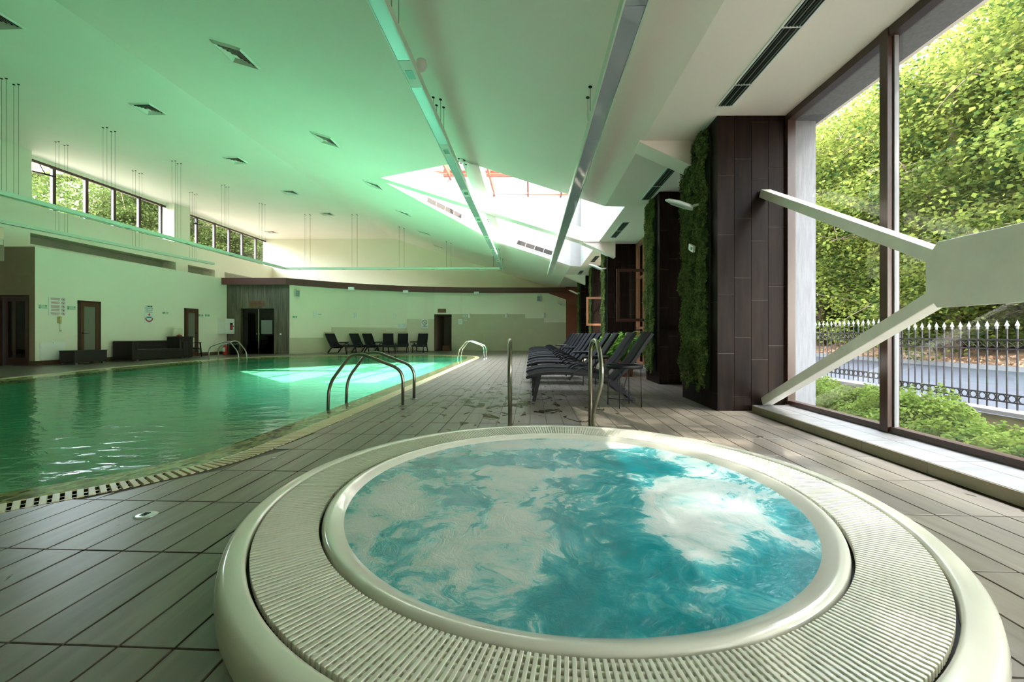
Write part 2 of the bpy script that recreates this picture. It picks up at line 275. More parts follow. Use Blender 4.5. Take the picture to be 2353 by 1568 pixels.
# ------------------------------------------------------------------ geometry helpers
def S(u, y, z=0.0): return (u + SH*y, y, z)      # building coordinates -> world
class MB:
    def __init__(s): s.v = []; s.f = []; s.sm = []
    def add(s, vs, fs, smooth=False):
        b = len(s.v); s.v += [tuple(p) for p in vs]; s.f += [tuple(b+i for i in f) for f in fs]; s.sm += [smooth]*len(fs); return s
    def hexa(s, p):   # 8 points: bottom ring 0-3, top ring 4-7
        return s.add(p, [(3,2,1,0),(4,5,6,7),(0,1,5,4),(1,2,6,5),(2,3,7,6),(3,0,4,7)])
    def box(s, x0, x1, y0, y1, z0, z1, M=None):
        p = [(x0,y0,z0),(x1,y0,z0),(x1,y1,z0),(x0,y1,z0),(x0,y0,z1),(x1,y0,z1),(x1,y1,z1),(x0,y1,z1)]
        if M is not None: p = [tuple(M @ Vector(q)) for q in p]
        return s.hexa(p)
    def sbox(s, u0, u1, y0, y1, z0, z1):
        return s.hexa([S(u0,y0,z0),S(u1,y0,z0),S(u1,y1,z0),S(u0,y1,z0),S(u0,y0,z1),S(u1,y0,z1),S(u1,y1,z1),S(u0,y1,z1)])
    def beam(s, a, b, w, h, up=(0,0,1)):
        a = Vector(a); b = Vector(b); d = (b-a).normalized(); up = Vector(up); sd_ = d.cross(up).normalized(); u2 = sd_.cross(d).normalized()
        p = []
        for q in (a, b):
            for sx, sz in ((-1,-1),(1,-1),(1,1),(-1,1)): p.append(q + sd_*sx*w/2 + u2*sz*h/2)
        return s.add(p, [(0,1,2,3),(7,6,5,4),(0,4,5,1),(1,5,6,2),(2,6,7,3),(3,7,4,0)])
    def tube(s, pts, r, n=10, cap=True):
        pts = [Vector(p) for p in pts]; rs = r if isinstance(r, (list, tuple)) else [r]*len(pts)
        ref = None; vs = []
        for i, p in enumerate(pts):
            d = (pts[min(i+1, len(pts)-1)] - pts[max(i-1, 0)]).normalized()
            if ref is None: ref = d.orthogonal().normalized()
            ref = (ref - d*ref.dot(d)).normalized(); b = d.cross(ref)
            for k in range(n):
                a = 2*PI*k/n; vs.append(p + (ref*math.cos(a) + b*math.sin(a))*rs[i])
        fs = [(i*n+k, i*n+(k+1)%n, (i+1)*n+(k+1)%n, (i+1)*n+k) for i in range(len(pts)-1) for k in range(n)]
        if cap: fs += [tuple(range(n-1,-1,-1)), tuple((len(pts)-1)*n+k for k in range(n))]
        return s.add(vs, fs, True)
    def lathe(s, prof, n=64, c=(0,0,0), a0=0, a1=2*PI):
        full = abs(a1-a0-2*PI) < 1e-6; m = n if full else n+1; vs = []
        for k in range(m):
            a = a0+(a1-a0)*k/n
            for r, z in prof: vs.append((c[0]+r*math.cos(a), c[1]+r*math.sin(a), c[2]+z))
        L = len(prof); fs = []
        for k in range(n):
            for i in range(L-1): fs.append((k*L+i, ((k+1)%m)*L+i, ((k+1)%m)*L+i+1, k*L+i+1))
        return s.add(vs, fs, True)
    def poly(s, pts): return s.add(pts, [tuple(range(len(pts)))])
    def prism(s, pts, z0, z1):      # pts: list of (x,y), extruded
        n = len(pts)
        vs = [(p[0],p[1],z0) for p in pts]+[(p[0],p[1],z1) for p in pts]
        return s.add(vs, [tuple(range(n-1,-1,-1)), tuple(range(n,2*n))]+[(i,(i+1)%n,n+(i+1)%n,n+i) for i in range(n)])
    def mesh(s, name, m, recalc=True, bevel=0):
        me = bpy.data.meshes.new(name); me.from_pydata(s.v, [], s.f)
        for i, p in enumerate(me.polygons): p.use_smooth = s.sm[i]
        if recalc or bevel:
            bm = bmesh.new(); bm.from_mesh(me)
            if recalc: bmesh.ops.recalc_face_normals(bm, faces=bm.faces)
            if bevel:
                eds = [e for e in bm.edges if len(e.link_faces) == 2 and e.calc_face_angle(0) > .6]
                bmesh.ops.bevel(bm, geom=eds, offset=bevel, segments=2, profile=.5, affect='EDGES')
            bm.to_mesh(me); bm.free()
        me.materials.append(m); me.update(); return me
    def build(s, name, m, parent=None, recalc=True, bevel=0, loc=None):
        return link(name, s.mesh(name, m, recalc, bevel), parent, loc)
def link(name, me, parent=None, loc=None, rz=0):
    o = bpy.data.objects.new(name, me); COL.objects.link(o)
    if parent is not None: o.parent = parent
    if loc is not None: o.location = loc
    if rz: o.rotation_euler.z = rz
    return o
def empty(name, loc=(0,0,0), rz=0):
    o = bpy.data.objects.new(name, None); COL.objects.link(o); o.location = loc; o.rotation_euler.z = rz; o.empty_display_size = .1; return o
def tag(o, label=None, cat=None, group=None, kind=None):
    if label: o['label'] = label
    if cat: o['category'] = cat
    if group: o['group'] = group
    if kind: o['kind'] = kind
    return o
def struct(o, label=None, cat=None): return tag(o, label, cat, kind='structure')
def dup(root, loc, rz=0, label=None, group=None, scale=None):
    r = root.copy(); COL.objects.link(r); r.location = loc; r.rotation_euler = (0,0,rz)
    if scale: r.scale = scale
    if label: r['label'] = label
    if group: r['group'] = group
    for ch in list(root.children):
        c = ch.copy(); COL.objects.link(c); c.parent = r
        for g in ch.children:
            d = g.copy(); COL.objects.link(d); d.parent = c
    return r
def part_offset(me_builder): pass
def text_mesh(txt, size, m, name='lettering', parent=None, M=None, bold=False):
    cu = bpy.data.curves.new('t', 'FONT'); cu.body = txt; cu.size = size; cu.align_x = 'CENTER'; cu.align_y = 'CENTER'; cu.extrude = .001; cu.resolution_u = 2
    if bold: cu.offset = size*.02
    t = bpy.data.objects.new('t', cu); COL.objects.link(t); bpy.context.view_layer.update()
    me = bpy.data.meshes.new_from_object(t.evaluated_get(bpy.context.evaluated_depsgraph_get()))
    bpy.data.objects.remove(t); bpy.data.curves.remove(cu)
    me.materials.clear(); me.materials.append(m)
    if M is not None: me.transform(M)
    return link(name, me, parent)
# frame on a vertical wall: origin o, direction d (unit, along wall to the viewer's right); local x along wall, y up, z out of wall
def wallM(o, d):
    d = Vector((d[0], d[1], 0)).normalized(); nrm = Vector((d.y, -d.x, 0))
    return Matrix(((d.x, 0, nrm.x, o[0]), (d.y, 0, nrm.y, o[1]), (0, 1, 0, o[2] if len(o) > 2 else 0), (0,0,0,1)))

# ================================================================== ROOM SHELL
HC = 3.84; HZ = 7.1; UF = 1.645; UL = -8.7
SLOPE = (HZ-HC)/(UF-UL)
def zc(u): return HZ if u < UL else (HC if u > UF else HZ-SLOPE*(u-UL))
Y0, Y1 = -3.0, 27.15
TIP = (-4.2-.045*13.2, 13.2); NL = (-1.07-.045*9.36, 9.36); FL = (-.72-.045*17.4, 17.4)
NR = (2.09, 9.40); FR = (2.09, 17.75)
ce = MB()
def cpoly(pts):
    P = [[Vector((S(u,y,zc(u)))) for u, y in pts]]
    tris = tessellate_polygon(P)
    ce.add([tuple(p) for p in P[0]], [t for t in tris])
cpoly([(-17.6, Y0), (UL, Y0), (UL, Y1), (-17.6, Y1)])
cpoly([(UL, Y0), (UF, Y0), (UF, 9.38), NL, TIP, FL, (UF, 17.55), (UF, Y1), (UL, Y1)])
cpoly([(UF, Y0), (3.9, Y0), (3.9, Y1), (UF, Y1), (UF, 17.55), FR, NR, (UF, 9.38)])
ceiling = struct(ce.build('ceiling', M_ceil, recalc=False))
# skylight well and its beams (parts of the ceiling)
hole = [(UF, 9.38), NL, TIP, FL, (UF, 17.55), FR, NR]
ZT = 6.76
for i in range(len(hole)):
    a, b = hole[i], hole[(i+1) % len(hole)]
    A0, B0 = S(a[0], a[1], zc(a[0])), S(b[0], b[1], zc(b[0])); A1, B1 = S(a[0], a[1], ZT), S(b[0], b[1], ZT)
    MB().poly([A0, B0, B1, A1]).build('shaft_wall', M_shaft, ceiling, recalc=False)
# cross beam in the opening
def slopebeam(u0, u1, y0, y1, thick, name, m, par):
    k = MB(); n = 6
    for i in range(n):
        a = u0+(u1-u0)*i/n; b = u0+(u1-u0)*(i+1)/n
        k.hexa([S(a,y0,zc(a)),S(b,y0,zc(b)),S(b,y1,zc(b)),S(a,y1,zc(a)),S(a,y0,zc(a)+thick),S(b,y0,zc(b)+thick),S(b,y1,zc(b)+thick),S(a,y1,zc(a)+thick)])
    return k.build(name, m, par)
slopebeam(TIP[0]-.05, UF, 12.98, 13.42, .42, 'roof_beam', M_ceil, ceiling)
slopebeam(-1.55, -1.15, 9.2, 11.2, .35, 'stub_beam', M_ceil, ceiling)
slopebeam(-1.45, -1.12, 13.3, 15.0, .35, 'stub_beam', M_ceil, ceiling)
MB().sbox(UF, 2.2, 12.98, 13.42, HC, HC+.42).build('roof_beam', M_ceil, ceiling)
# struts falling from the fold to the columns
for yc_ in (6.2, 13.0, 20.2):
    k = MB(); a, b = 1.35, 2.6
    k.hexa([S(1.6,yc_,HC-.02),S(b,yc_,HC-.47),S(b,yc_+.36,HC-.47),S(1.6,yc_+.36,HC-.02),S(1.6,yc_,HC+.1),S(b,yc_,HC+.1),S(b,yc_+.36,HC+.1),S(1.6,yc_+.36,HC+.1)])
    k.build('strut_beam', M_ceil, ceiling)
# skylight glazing
skyl = struct(empty('window_4')); k = MB(); k.poly([S(-5.1,9.2,ZT+.05), S(2.3,9.2,ZT+.05), S(2.3,17.95,ZT+.05), S(-5.1,17.95,ZT+.05)]); k.build('pane', M_glass, skyl)
for uu in (-4.4, -2.95, -1.5, -.12, 1.23, 2.1): MB().sbox(uu-.03, uu+.03, 9.2, 17.95, ZT-.08, ZT+.04).build('mullion', M_red, skyl)
for yy in (9.3, 11.3, 15.3, 17.8): MB().sbox(-5.1, 2.2, yy-.035, yy+.035, ZT-.06, ZT+.04).build('mullion', M_red, skyl)

# right window wall: u = 3.35, floor to ceiling, from behind the camera to the end wall
UW = 3.35; ZB = .095
wins = []
bays = [(-3.0, 5.48), (6.75, 8.4), (9.55, 13.3), (14.3, 17.5), (18.4, 20.5), (21.4, 24.6)]
mull = {0: [-2.9, .3, 3.94], 1: [7.6], 2: [10.4, 11.4, 12.4], 3: [15.6, 16.8], 4: [19.5], 5: [22.6]}
for i, (a, b) in enumerate(bays):
    wroot = struct(empty('window_%d' % (i+5))); fm = M_frame if i == 0 else M_frame_lit
    fw = .075
    MB().sbox(UW-.04, UW+.05, a, b, ZB, ZB+.05).build('bottom_rail', fm, wroot)
    MB().sbox(UW-.05, UW+.05, a, b, HC-.09, HC-.005).build('top_rail', fm, wroot)
    MB().sbox(UW-.05, UW+.05, b-.055, b-.002, ZB, HC-.01).build('side_frame', fm, wroot)
    MB().sbox(UW-.05, UW+.05, a+.002, a+.055, ZB, HC-.01).build('side_frame', fm, wroot)
    for ym in mull[i]: MB().sbox(UW-.06, UW+.05, ym-.045, ym+.045, ZB, HC-.01).build('mullion', fm, wroot)
    if i == 0:   # slim dark gasket and light spacer beside the near mullion
        for ym in mull[i]: MB().sbox(UW-.01, UW+.03, ym-.062, ym-.05, ZB+.04, HC-.06).build('spacer', mat('grey_gasket', (.16,.16,.16), .6), wroot)
    MB().poly([S(UW+.01,a,ZB), S(UW+.01,b,ZB), S(UW+.01,b,HC), S(UW+.01,a,HC)]).build('pane', M_glassh if i == 0 else M_glass, wroot)
    if i > 0: MB().sbox(UW-.04, UW+.04, a, b, 1.15, 1.22).build('transom', fm, wroot); MB().sbox(UW-.04, UW+.04, a, b, 2.7, 2.76).build('transom', fm, wroot)
# outside lintel and concrete return of the column, end walls
k = MB(); k.sbox(UW+.05, UW+.42, -3.2, 26, HC-.06, HC+.6); lint = struct(k.build('trim_1', M_conc))
k = MB(); k.sbox(UW-.45, UW+1.2, -3.2, -3.0, 0, HC); struct(k.build('wall_front_right', M_shaft))
# raised tiled sill along the near window
sill = struct(empty('trim_2'))
MB().sbox(2.86-.02, UW+.05, -3, 5.40, 0, .077).build('sill_base', M_grout, sill)
ys = [5.42-.6*i for i in range(15)]
for i in range(14):
    MB().sbox(2.845, 3.10, ys[i+1]+.002, ys[i]-.002, .06, .086).build('sill_tile', M_sill, sill)
    MB().sbox(3.104, UW+.0, ys[i+1]+.002, ys[i]-.002, .06, .086).build('sill_tile', M_sill, sill)
    MB().sbox(2.835, 2.85, ys[i+1]+.002, ys[i]-.002, 0, .083).build('riser_tile', mat('olive_riser', (.26,.22,.14), .4, var=.15), sill)
for a, b in bays[1:]:
    MB().sbox(3.0, UW+.05, a, b, 0, .09).build('sill_base', M_sill, sill)

# columns
def column(idx, y0, y1, u0, label):
    c = struct(empty('column', (0,0,0))); tag(c, label, 'column')
    u1 = UW+.02
    MB().sbox(u0+.008, u1, y0+.008, y1-.008, 0, HC).build('core', M_cladg, c)
    MB().sbox(UW+.03, UW+.36, y0+.02, y1, -.6, HC).build('outer_pier', M_conc, c)
    # front face tiles (facing the camera)
    W = (UW-.045-u0)/4.02
    offs = (1.52, 1.73, 1.44, 1.62); L = .772
    for ci in range(4):
        a = u0+ci*W; b = a+W
        z = offs[ci]-3*L
        while z < HC:
            zz0, zz1 = max(z+.003, .0), min(z+L-.003, HC-.003)
            if zz1-zz0 > .03: MB().sbox(a+.003, b-.003, y0, y0+.012, zz0, zz1).build('wall_tile', M_clad, c)
            z += L
    # pool-side face: bands of tile around the boxwood panel
    z = .12
    MB().sbox(u0, u0+.012, y0+.003, y1-.003, .0, .22).build('wall_tile', M_clad, c)
    for (ya, yb) in ((y0+.003, y0+.19), (y0+.195, y1-.10), (y1-.095, y1-.003)):
        z = .224
        while z < HC:
            MB().sbox(u0, u0+.012, ya, yb, z, min(z+1.2, HC)-.004).build('wall_tile', M_clad, c); z += 1.2
    # tiles on the far face
    for ci in range(4):
        MB().sbox(u0+ci*W+.003, u0+(ci+1)*W-.003, y1-.012, y1, 0, HC-.003).build('wall_tile', M_clad, c)
    return c

def leaves_mesh(name, pts, nrm, size, m, jitter=.6, aspect=.55, two=True):
    """one small pointed leaf (4 corners, folded) at each point"""
    n = len(pts); pts = np.asarray(pts, float); nrm = np.asarray(nrm, float) + rng.normal(0, jitter, (n, 3))
    nrm /= np.linalg.norm(nrm, axis=1)[:, None]+1e-9
    t = rng.normal(0, 1, (n, 3)); t -= nrm*(t*nrm).sum(1)[:, None]; t /= np.linalg.norm(t, axis=1)[:, None]+1e-9
    bt = np.cross(nrm, t); sz = (size*rng.uniform(.6, 1.3, n))[:, None]
    v = np.empty((n, 4, 3)); v[:, 0] = pts-t*sz*.5; v[:, 1] = pts+bt*sz*.5*aspect+nrm*sz*.08+t*sz*.08; v[:, 2] = pts+t*sz*.5; v[:, 3] = pts-bt*sz*.5*aspect+nrm*sz*.08+t*sz*.08
    me = bpy.data.meshes.new(name)
    me.vertices.add(4*n); me.vertices.foreach_set('co', v.reshape(-1).astype(np.float32))
    me.loops.add(4*n); me.loops.foreach_set('vertex_index', np.arange(4*n, dtype=np.int32))
    me.polygons.add(n); me.polygons.foreach_set('loop_start', np.arange(0, 4*n, 4, dtype=np.int32))
    try: me.polygons.foreach_set('loop_total', np.full(n, 4, dtype=np.int32))
    except Exception: pass
    me.materials.append(m); me.update(calc_edges=True); return me

# boxwood panel, local frame: x out of wall (towards -u), y along wall 0..L, z 0..H
def box_panel(L, H, n):
    y = rng.uniform(0, L, n); z = rng.uniform(0, H, n)
    edge = .02*np.sin(z*9)+.015*np.sin(z*23)
    y = np.clip(y, .0, L)+edge
    d = .03+.045*(.5+.5*np.sin(y*14+np.sin(z*5)))*(.5+.5*np.sin(z*11+y*4))+rng.uniform(0, .035, n)
    low = (z < .25)*(rng.uniform(0, 1, n) < .35); z = np.where(low, z+.3, z)
    z = z + (z < .1)*.06*np.sin(y*17)
    p = np.stack([-d, y, z], 1); nr = np.tile([[-1., 0, .35]], (n, 1))
    return leaves_mesh('boxwood_panel', p, nr, .034, M_leafD, .55, .6)
PAN = box_panel(.93, HC-.30, 30000)
PBACK = MB().box(-.02, -.001, 0, .93, .02, HC-.36).mesh('panel_backing', mat('green_netting', (.012,.03,.008), .9))
cols = [(5.48, 6.74, 2.42, 'dark tiled column nearest the camera with boxwood panel and braced foot'),
        (8.40, 9.35, 2.555, 'second dark tiled column, behind the nearest one beside the end lounger'),
        (13.30, 14.25, 2.42, 'third dark tiled column, left of the open brown casement sash'),
        (17.50, 18.35, 2.58, 'fourth dark tiled column with slanting sunlit patch behind pale casement sash'),
        (20.50, 21.35, 2.41, 'farthest dark tiled column, beside the brick red end wall')]
for i, (a, b, u0, lb) in enumerate(cols):
    c = column(i, a, b, u0, lb)
    p = link('boxwood_panel', PAN, c, S(u0, a+.20, .24)); p.rotation_euler.z = -SH
    p.scale.y = ((b-a)-.28)/.93; p['kind'] = 'stuff'
    q = link('panel_backing', PBACK, c, S(u0, a+.20, .24)); q.rotation_euler.z = -SH; q.scale.y = p.scale.y

# far (concave) wall
CW = [(-11.2,21.1),(-10.4,21.85),(-9.6,22.6),(-8.8,23.2),(-8.0,23.7),(-7.0,24.2),(-6.1,24.6),(-5.0,24.95),(-4.62,25.05),(-3.60,25.2),(-3.0,25.3),(-2,25.38),(-.5,25.4),(1.5,25.4),(3.25,25.4)]
def cwy(x):
    for (a, b) in zip(CW, CW[1:]):
        if a[0] <= x <= b[0]: return a[1]+(b[1]-a[1])*(x-a[0])/(b[0]-a[0])
    return CW[-1][1] if x > 0 else CW[0][1]
far = struct(empty('wall_back')); HF = 3.76
k = MB()
for a, b in zip(CW, CW[1:]):
    z0 = 2.18 if abs(a[0]+4.62) < .01 else -.06
    k.poly([(a[0],a[1],z0),(b[0],b[1],z0),(b[0],b[1],HF),(a[0],a[1],HF)])
k.build('plaster', M_wall2, far, recalc=False)
# doorway lobby
k = MB(); xa, ya, xb, yb = -4.62, 25.05, -3.60, 25.2
k.poly([(xa,ya,-.06),(xa,ya+3.6,-.06),(xa,ya+3.6,2.18),(xa,ya,2.18)]); k.poly([(xb,yb,-.06),(xb,yb+3.6,-.06),(xb,yb+3.6,2.18),(xb,yb,2.18)])
k.poly([(xa,ya+3.6,-.06),(xb,yb+3.6,-.06),(xb,yb+3.6,2.18),(xa,ya+3.6,2.18)]); k.poly([(xa,ya,2.18),(xb,yb,2.18),(xb,yb+3.6,2.18),(xa,ya+3.6,2.18)])
k.build('doorway_lining', M_tan, far, recalc=False)  # darker paint stands in for the lack of light in the lobby
# stepped beige tiling on the lower wall
def clad_run(x0, x1, zt):
    xs = [x0]+[p[0] for p in CW if x0 < p[0] < x1]+[x1]
    k = MB()
    for a, b in zip(xs, xs[1:]):
        ya_, yb_ = cwy(a), cwy(b)
        k.hexa([(a,ya_-.012,0),(b,yb_-.012,0),(b,yb_+.02,0),(a,ya_+.02,0),(a,ya_-.012,zt),(b,yb_-.012,zt),(b,yb_+.02,zt),(a,ya_+.02,zt)])
    k.build('wall_tiling', M_beige, far)
def xat(px, y=24.6): return (px-1176.5)/970*y
clad_run(-11.18, xat(757,23), .81); clad_run(xat(757,23), xat(780,23.6), 1.09); clad_run(xat(780,23.6), xat(936,24.7), 1.37)
clad_run(xat(936,24.7), -4.62, 1.88); clad_run(-3.60, xat(1207,25.4), 2.20); clad_run(xat(1207,25.4), xat(1250,25.4), 1.95); clad_run(xat(1250,25.4), 3.25, 1.70)
# fascia: brown red band in front of the ledge
k = MB()
fp = [(-14.55,20.75),(-11.15,20.8)]+[(x, y-.32) for x, y in CW[2:]]
for a, b in zip(fp, fp[1:]):
    k.hexa([(a[0],a[1],3.44),(b[0],b[1],3.44),(b[0],b[1]+.1,3.44),(a[0],a[1]+.1,3.44),(a[0],a[1],3.77),(b[0],b[1],3.77),(b[0],b[1]+.1,3.77),(a[0],a[1]+.1,3.77)])
fas = struct(k.build('trim_3', M_fascia))
k = MB()
for a, b in zip(fp, fp[1:]):
    k.poly([(a[0],a[1],3.46),(b[0],b[1],3.46),(b[0],27.1,3.46),(a[0],27.1,3.46)]); k.poly([(a[0],a[1],3.75),(b[0],b[1],3.75),(b[0],27.1,3.75),(a[0],27.1,3.75)])
k.build('ledge_top', M_ceil, far, recalc=False)
k = MB(); k.poly([(-15.95,27.05,3.3),(4.8,27.05,3.3),(4.8,27.05,7.3),(-15.95,27.05,7.3)]); k.build('upper_wall', M_wall2, far, recalc=False)
# red end wall and its chamfer
k = MB(); k.box(3.25, 5.2, 25.38, 25.5, -.06, HC); k.prism([(0,0),(1,0),(1,1)],0,0) if 0 else None
k.hexa([(2.2,25.30,3.44),(3.3,25.30,3.05),(3.3,25.38,3.05),(2.2,25.38,3.44),(2.2,25.30,3.80),(3.3,25.30,3.80),(3.3,25.38,3.80),(2.2,25.38,3.80)])
struct(k.build('wall_end', M_red))
# tiled portal with double glass doors
por = struct(empty('wall_portal')); py = 21.1
k = MB(); k.box(-14.8,-13.55,py,py+.3,-.06,3.5); k.box(-11.9,-11.15,py,py+.3,-.06,3.5); k.box(-13.55,-11.9,py,py+.3,2.28,3.5); k.build('wall_core', M_grout, por)
k = MB(); x = -14.2; wv = .105; j = 0
while x < -11.2:
    z = -(rng.uniform(0, .6))
    while z < 3.45:
        L = .62; z0, z1 = max(z, 0), min(z+L, 3.45); xr = min(x+wv, -11.15)
        if x+wv/2 > -13.55 and x+wv/2 < -11.9: z0 = max(z0, 2.28)
        pr = rng.uniform(.006, .016)
        if z1-z0 > .05: k.box(x+.002, xr-.002, py-pr, py+.01, z0+.002, z1-.002)
        z += L
    x += wv
o = k.build('wall_planks', M_portal, por); o['kind'] = 'stuff'
gd = struct(empty('door_1'))
MB().box(-13.5,-12.745,py+.12,py+.14,.01,2.26).build('glass_leaf', M_glassd, gd); MB().box(-12.715,-11.92,py+.12,py+.14,.01,2.26).build('glass_leaf', M_glassd, gd)
MB().box(-12.745,-12.715,py+.115,py+.145,.01,2.26).build('centre_strip', M_chrome, gd)
MB().tube([(-12.79,py+.06,.95),(-12.79,py+.06,1.05)],.012).build('handle', M_chrome, gd); MB().tube([(-12.67,py+.06,.95),(-12.67,py+.06,1.05)],.012).build('handle', M_chrome, gd)
MB().box(-12.60,-12.05,py+.112,py+.118,1.0,1.7).build('notice', mat('grey_notice', (.16,.19,.17), .5), gd)
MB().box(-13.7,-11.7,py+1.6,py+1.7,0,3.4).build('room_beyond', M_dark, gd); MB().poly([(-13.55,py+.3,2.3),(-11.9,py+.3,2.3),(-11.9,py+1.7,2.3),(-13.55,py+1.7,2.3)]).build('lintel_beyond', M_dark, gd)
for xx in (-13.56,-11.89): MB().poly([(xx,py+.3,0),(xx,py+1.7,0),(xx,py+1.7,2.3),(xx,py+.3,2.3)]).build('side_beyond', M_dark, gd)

# left wall (lower): from (-15.03,13.3) to (-14.3,21.1)
LA, LB = Vector((-15.03,13.3,0)), Vector((-14.25,21.15,0)); LD = (LB-LA).normalized(); LN = Vector((LD.y,-LD.x,0))
def LW(px_):   # distance along the left wall that projects to pixel column px_
    t = (px_-1176.5)/970; # X = t*Y
    s = (t*LA.y-LA.x)/(LD.x-t*LD.y); return s
lw = struct(empty('wall_left'))
def lpos(s, out=0, z=0): p = LA+LD*s+LN*out; return (p.x, p.y, z)
Ltot = (LB-LA).length
d1a, d1b = LW(178), LW(229.4); d2a, d2b = LW(423), LW(454)
def lquad(k, s0, s1, z0, z1, o=0): k.poly([lpos(s0,o,z0),lpos(s1,o,z0),lpos(s1,o,z1),lpos(s0,o,z1)])
k = MB()
lquad(k, 0, Ltot, -.06, HF)
k.build('plaster', M_wall, lw, recalc=False)
k = MB(); k.poly([lpos(0,0,HF),lpos(Ltot,0,HF),lpos(Ltot,-2.4,HF),lpos(0,-2.4,HF)]); k.build('ledge_top', M_recess_shade, lw, recalc=False)
sk = MB()
for a, b in ((0, d1a-.02), (d1b+.02, d2a-.02), (d2b+.02, Ltot)):
    sk.hexa([lpos(a,0,0),lpos(b,0,0),lpos(b,.015,0),lpos(a,.015,0),lpos(a,0,.15),lpos(b,0,.15),lpos(b,.015,.15),lpos(a,.015,.15)])
struct(sk.build('baseboard_left', M_skirt))
# tan wall facing the camera at the far left with a double door
tw = struct(empty('wall_tan'))
k = MB(); k.poly([(-20,13.3,-.06),(-16.15,13.3,-.06),(-16.15,13.3,HF),(-20,13.3,HF)]); k.poly([(-15.21,13.3,-.06),(-15.03,13.3,-.06),(-15.03,13.3,HF),(-15.21,13.3,HF)]); k.poly([(-16.15,13.3,2.23),(-15.21,13.3,2.23),(-15.21,13.3,HF),(-16.15,13.3,HF)])
k.build('plaster', M_tan, tw, recalc=False)
k = MB(); k.box(-15.21,-15.03,13.28,13.3,0,.15); k.build('skirting', M_skirt, tw)
dd = struct(empty('door_2'))
k = MB(); k.box(-16.15,-15.21,13.26,13.34,2.16,2.23); k.box(-16.15,-16.10,13.26,13.34,0,2.16); k.box(-15.26,-15.21,13.26,13.34,0,2.16); k.build('frame', M_frame, dd)
for (xa_, xb_, yy) in ((-16.10,-15.70,13.40),(-15.74,-15.26,13.30)):
    k = MB(); k.box(xa_,xa_+.09,yy,yy+.04,0,2.16); k.box(xb_-.09,xb_,yy,yy+.04,0,2.16); k.box(xa_+.09,xb_-.09,yy,yy+.04,2.04,2.16); k.box(xa_+.09,xb_-.09,yy,yy+.04,0,.25); o = k.build('door_leaf', M_frame, dd)
    MB().box(xa_+.09,xb_-.09,yy+.015,yy+.02,.25,2.04).build('pane', M_glassd, o)
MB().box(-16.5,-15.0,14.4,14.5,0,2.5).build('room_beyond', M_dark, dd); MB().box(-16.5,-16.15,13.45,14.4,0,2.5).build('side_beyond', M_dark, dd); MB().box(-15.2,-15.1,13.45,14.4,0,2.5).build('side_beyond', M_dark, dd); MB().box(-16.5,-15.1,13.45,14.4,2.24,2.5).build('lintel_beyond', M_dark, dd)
# upper wall with clerestory: face u = -16.6, recess 0.55 behind
UU = -16.6
def uy(px_, u): # building column at pixel column
    t = (px_-1176.5)/970; return u/(t-SH)
uw = struct(empty('wall_clerestory'))
ya0, ya1 = uy(73, UU), uy(400, UU); yb0, yb1 = uy(437, UU), uy(626, UU)
ZS, ZH = 4.36, 5.30
k = MB()
def uq(k, u, y0, y1, z0, z1): k.poly([S(u,y0,z0),S(u,y1,z0),S(u,y1,z1),S(u,y0,z1)])
uq(k, UU, Y0, ya0, ZS, HZ); uq(k, UU, ya0, ya1, ZS, ZH); uq(k, UU, ya1, yb0, ZS, HZ); uq(k, UU, yb0, yb1, ZS, ZH); uq(k, UU, yb1, Y1+.1, ZS, HZ)
for (a, b) in ((ya0, ya1), (yb0, yb1)):
    for yy in (a, b): k.poly([S(UU,yy,ZH),S(UU-.55,yy,ZH),S(UU-.55,yy,HZ),S(UU,yy,HZ)])
    k.poly([S(UU,a,ZH),S(UU,b,ZH),S(UU-.6,b,ZH),S(UU-.6,a,ZH)])
k.build('plaster', M_wall, uw, recalc=False)
# slot recess below the upper wall with short piers
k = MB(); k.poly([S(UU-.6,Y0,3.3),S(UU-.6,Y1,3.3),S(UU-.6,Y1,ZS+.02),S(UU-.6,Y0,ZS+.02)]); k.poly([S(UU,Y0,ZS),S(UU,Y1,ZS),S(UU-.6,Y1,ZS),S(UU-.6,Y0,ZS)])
k.build('recess_back', M_recess_shade, uw, recalc=False)
for yy in (uy(40,UU), uy(418,UU), uy(505, UU), 6.0): MB().sbox(UU-.6, UU, yy-.35, yy+.35, 3.3, ZS).build('pier', M_wall, uw)
MB().sbox(UU-.62, UU-.02, Y0, 22, 3.80, 4.0).build('beam', M_wall, uw)
for (a, b, wn, ms) in ((ya0, ya1, 1, (.2,.45,.66,.86)), (yb0, yb1, 2, (.2,.42,.62,.8))):
    wr = struct(empty('window_%d' % wn))
    ug = UU-.42
    MB().sbox(ug-.04, ug+.04, a, b, ZH, ZH+.06).build('bottom_rail', M_frame, wr); MB().sbox(ug-.04, ug+.04, a, b, 6.88, 6.97).build('top_rail', M_frame, wr)
    MB().sbox(ug-.04, ug+.04, a, b, 6.97, HZ).build('head_panel', M_wall, wr)
    pxs = (122, 197, 261, 319, 369) if wn == 1 else (451, 492, 526, 556, 587)
    for p_ in pxs:
        yy = uy(p_, ug); MB().sbox(ug-.05, ug+.05, yy-.055, yy+.055, ZH, 6.97).build('mullion', M_frame, wr)
    MB().poly([S(ug,a,ZH),S(ug,b,ZH),S(ug,b,6.97),S(ug,a,6.97)]).build('pane', M_glass, wr)
    k = MB(); yy = uy(88 if wn == 1 else 441, ug); k.tube([S(ug+.05,yy,6.85),S(ug+.18,yy+.05,6.55)],.015); k.box(-.3,.3,-.03,.03,-.02,.02, Matrix.Translation(S(ug+.2,yy,6.53))@Matrix.Rotation(1.2,4,'Z')); k.build('opener', M_black, wr)
